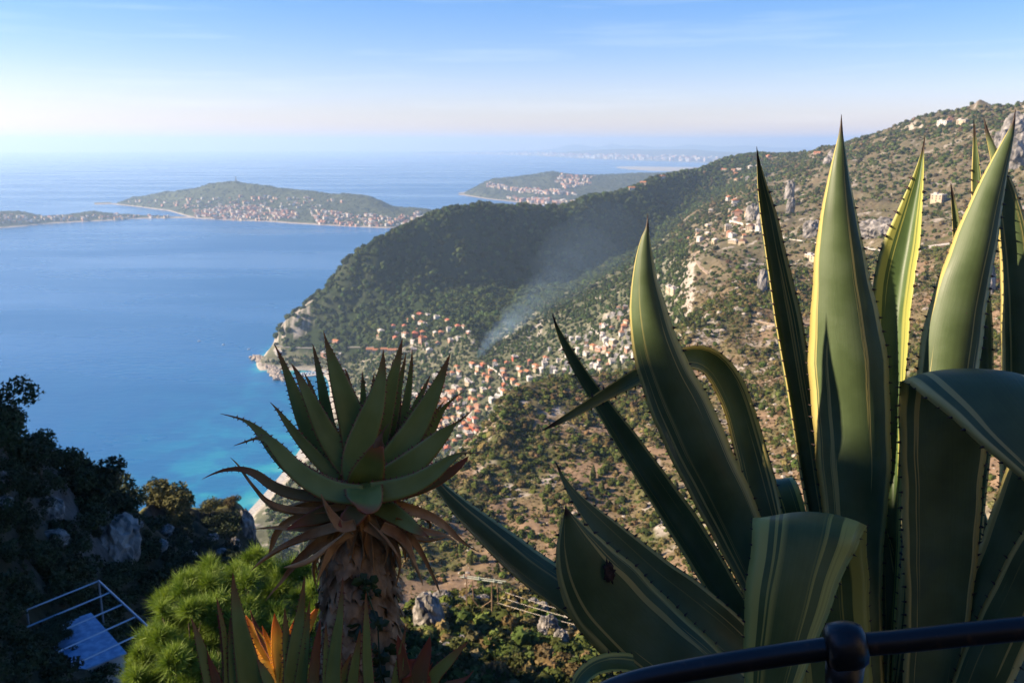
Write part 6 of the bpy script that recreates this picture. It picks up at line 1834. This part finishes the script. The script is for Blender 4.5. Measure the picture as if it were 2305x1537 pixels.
plant('green aloe with upright narrow leaves in front of the scaly trunk, middle group', at_depth(770, 1760, 1.98), [
    [(772,1298,1),(770,1335,9),(765,1390,18),(757,1450,30),(751,1520,38),(752,1600,42),(760,1720,44)],
    [(824,1330,1),(824,1365,9),(825,1420,17),(826,1480,22),(830,1560,26),(820,1720,36)],
    [(811,1414,1),(807,1445,10),(800,1490,20),(792,1550,28),(780,1720,36)],
    [(734,1398,1),(734,1430,8),(735,1480,16),(738,1560,24),(750,1720,36)],
    ([(721,1394,1),(716,1430,12),(709,1480,22),(706,1550,28),(730,1720,36)], 1),
    [(790,1470,1),(778,1500,14),(770,1540,22),(765,1720,30)]], GA, 1.98)
plant('sunlit aloe with glowing yellow and orange leaves', at_depth(640, 1700, 3.6), [
    ([(618,1380,1),(620,1405,16),(624,1435,28),(630,1470,38),(640,1520,42),(642,1640,44)], 2),
    ([(553,1384,1),(566,1408,16),(584,1440,28),(608,1474,36),(632,1510,42),(640,1640,44)], 2),
    ([(590,1408,1),(598,1430,10),(608,1458,14),(622,1500,22),(640,1620,30)], 2),
    ([(662,1395,1),(657,1420,14),(652,1460,24),(648,1520,34),(642,1640,40)], 2),
    ([(556,1470,4),(580,1472,34),(605,1480,52),(628,1500,60),(640,1560,60),(640,1660,50)], 2),
    ([(575,1506,4),(600,1512,22),(622,1528,36),(638,1600,40)], 2),
    ([(563,1372,1),(575,1405,8),(592,1440,14),(625,1500,20),(640,1620,24)], 1),
    ([(718,1362,1),(708,1380,14),(692,1410,22),(670,1460,30),(648,1600,36)], 2)], GA, 3.6)
plant('brownish red aloe right of the scaly trunk', at_depth(935, 1740, 2.05), [
    [(914,1410,1),(908,1440,8),(902,1480,17),(894,1530,26),(890,1600,30),(915,1720,34)],
    ([(895,1428,1),(901,1455,18),(908,1495,26),(918,1560,36),(930,1700,40)], 1),
    ([(968,1430,1),(964,1452,16),(955,1482,32),(944,1520,46),(936,1580,54),(935,1700,50)], 1),
    [(1054,1443,1),(1034,1462,12),(1008,1488,24),(978,1520,32),(955,1570,40),(938,1700,44)],
    ([(915,1508,10),(925,1502,44),(935,1515,62),(938,1560,66),(938,1700,60)], 1),
    ([(1066,1508,1),(1052,1524,6),(1030,1536,16),(1000,1552,26),(950,1640,40)], 1),
    ([(974,1490,1),(966,1505,6),(958,1530,14),(948,1580,24),(940,1700,30)], 1)], GA, 2.05)

# ------------------------------------------------------------------ iron railing
M_paint = noisy('black gloss paint', (0.007, 0.007, 0.008), (0.06, 0.032, 0.02), 42.0, 0.36, 0.4, detail=8, lo=0.60, hi=0.74, bump=0.35, bdist=0.002)
RC = [(1330,1572,1.34),(1421,1535,1.33),(1580,1502,1.31),(1741,1476,1.29),(1861,1459,1.27),(1906,1453,1.265),(2022,1443,1.25),(2182,1426,1.23),(2303,1414,1.215),(2450,1400,1.20)]
RB = at_depth(1906, 1453, 1.265)
rail = thing('railing', 'black painted iron railing with a round collar across the lower right corner', 'railing', RB)
C_ = catmull([list(at_depth(*q)) for q in RC], 50)
MB().tube([Vector(c) - RB for c in C_], 0.0165, 20).build('handrail', [M_paint], rail, smooth=True)
tx = (Vector(C_[32]) - Vector(C_[28])).normalized()
b = MB()
prof = [(-0.030, 0.0175), (-0.028, 0.027), (-0.021, 0.034), (-0.010, 0.0355), (0.004, 0.0358), (0.016, 0.0325), (0.025, 0.027), (0.028, 0.0175)]
b.tube([tx * p for p, _ in prof], [r for _, r in prof], 24)
b.build('collar', [M_paint], rail, smooth=True)
b = MB(); b.tube([Vector((0, 0, -0.02)), Vector((0, 0, -0.06)), Vector((0, 0, -0.11)), Vector((0, 0, -0.9))], [0.028, 0.026, 0.021, 0.021], 18)
b.build('post', [M_paint], rail, smooth=True)

# ------------------------------------------------------------------ planting bed under the garden plants and the unseen wall added to shade them
M_soil = noisy('garden soil', (0.05, 0.038, 0.026), (0.11, 0.085, 0.06), 8.0, 0.95, 0.1, bump=1.0, bdist=0.03)
gx, gy = np.meshgrid(np.linspace(-6, 6, 90), np.linspace(-4, 9, 100))
gr = np.hypot(gx, np.maximum(gy, 0))
gz = HC - 1.62 - np.clip(gr - 1.35, 0, None) * 0.86 - np.clip(gr - 4.2, 0, None) * 1.1 + 0.10 * (fbm(gx * 2, gy * 2, 4, 4) - 0.5) * np.clip(gr - 1, 0, 1)
i = np.arange(gx.size).reshape(gx.shape)
F = np.c_[i[:-1, :-1].ravel(), i[:-1, 1:].ravel(), i[1:, 1:].ravel(), i[1:, :-1].ravel()]
mesh_obj('garden_ground', np.c_[gx.ravel(), gy.ravel(), gz.ravel()], F, [M_soil], smooth=True, kind='structure')
M_crag = noisy('overgrown crag', (0.045, 0.045, 0.025), (0.16, 0.145, 0.12), 0.35, 0.95, 0.1, detail=8)
M_shade_wall = noisy('old rubble masonry', (0.20, 0.18, 0.15), (0.40, 0.36, 0.30), 3.0, 0.95, 0.1, detail=8, bump=1.0, bdist=0.08)
RU = Vector((-9.4, 0, 0))
V, F = [], []
ys = np.linspace(-4.2, 2.38, 64)
for k, y in enumerate(ys):
    top = HC + 4.78 + 0.55 * min(1.0, max(0.0, (1.72 - y) / 0.15)) + 0.35 * math.sin(y * 1.9) + 0.5 * (vnoise(y * 2.3, 0.5, 3) - 0.5)
    for q, (dx, z) in enumerate(((-0.5, HC - 7), (-0.45, top - 0.1), (0.0, top), (0.42, top - 0.12), (0.5, HC - 7))):
        V.append((dx + 0.08 * (float(vnoise(y * 3, q, 9)) - 0.5), y, z))
n5 = 5
for k in range(len(ys) - 1):
    for q in range(4):
        F.append((k * n5 + q, k * n5 + q + 1, k * n5 + n5 + q + 1, k * n5 + n5 + q))
b = MB(); b.add(V, F); b.add([V[0], V[1], V[2], V[3], V[4]], [(0, 1, 2, 3, 4)]); b.add(V[-5:], [(4, 3, 2, 1, 0)])
o = b.build('shade_wall', [M_shade_wall]); o.location = RU
tag(o, 'unseen stone wall added left of the garden to shade the plants', 'wall')

# unseen village rock behind the garden path, added to block sky light
def crag_h(x, y):
    return np.clip((-y - 1.3), 0, None) * 1.1 / (1 + np.clip((-y - 1.3), 0, None) / 34.0)
gx, gy = np.meshgrid(np.linspace(-150, 120, 150), -1.0 - np.linspace(0, 1, 60) ** 2 * 140)
gz = HC - 1.7 + crag_h(gx, gy) + (fbm(gx / 9, gy / 9, 15, 5, 0.55, True) - 0.5) * np.clip(-gy - 1.2, 0, 5) * 1.2
i = np.arange(gx.size).reshape(gx.shape)
F = np.c_[i[:-1, :-1].ravel(), i[1:, :-1].ravel(), i[1:, 1:].ravel(), i[:-1, 1:].ravel()]
V = np.c_[gx.ravel(), gy.ravel(), gz.ravel()]
o = mesh_obj('sky_block_rock', V, F, [M_crag], smooth=True, kind='structure')

# unseen wall added behind the viewer's right shoulder to bounce warm sunlight
o = MB().box((0, 0, 0), (0.6, 9.0, 7.0)).box((0, 0, 3.56), (0.75, 9.2, 0.14)).build('bounce_wall', [noisy('bounce wall limestone', (0.15, 0.13, 0.095), (0.28, 0.24, 0.18), 2.0, 0.95, 0.1, detail=8, bump=0.8, bdist=0.05)])
o.location = (4.1, -4.9, HC + 1.6)
tag(o, 'unseen wall added behind the viewer to bounce warm sunlight', 'wall')
# ------------------------------------------------------------------ the air
hz = MB().box((0, 0, 278), (92000, 92000, 694))
M_haze = bpy.data.materials.new('haze'); M_haze.use_nodes = True
hn, hl = M_haze.node_tree.nodes, M_haze.node_tree.links
hn.remove(hn['Principled BSDF'])
pv = hn.new('ShaderNodeVolumePrincipled')
pv.inputs['Color'].default_value = (0.60, 0.80, 1.0, 1)
pv.inputs['Density'].default_value = 6.4e-5
pv.inputs['Anisotropy'].default_value = 0.3
hl.new(pv.outputs[0], hn['Material Output'].inputs['Volume'])
hz.build('haze', [M_haze], kind='stuff')
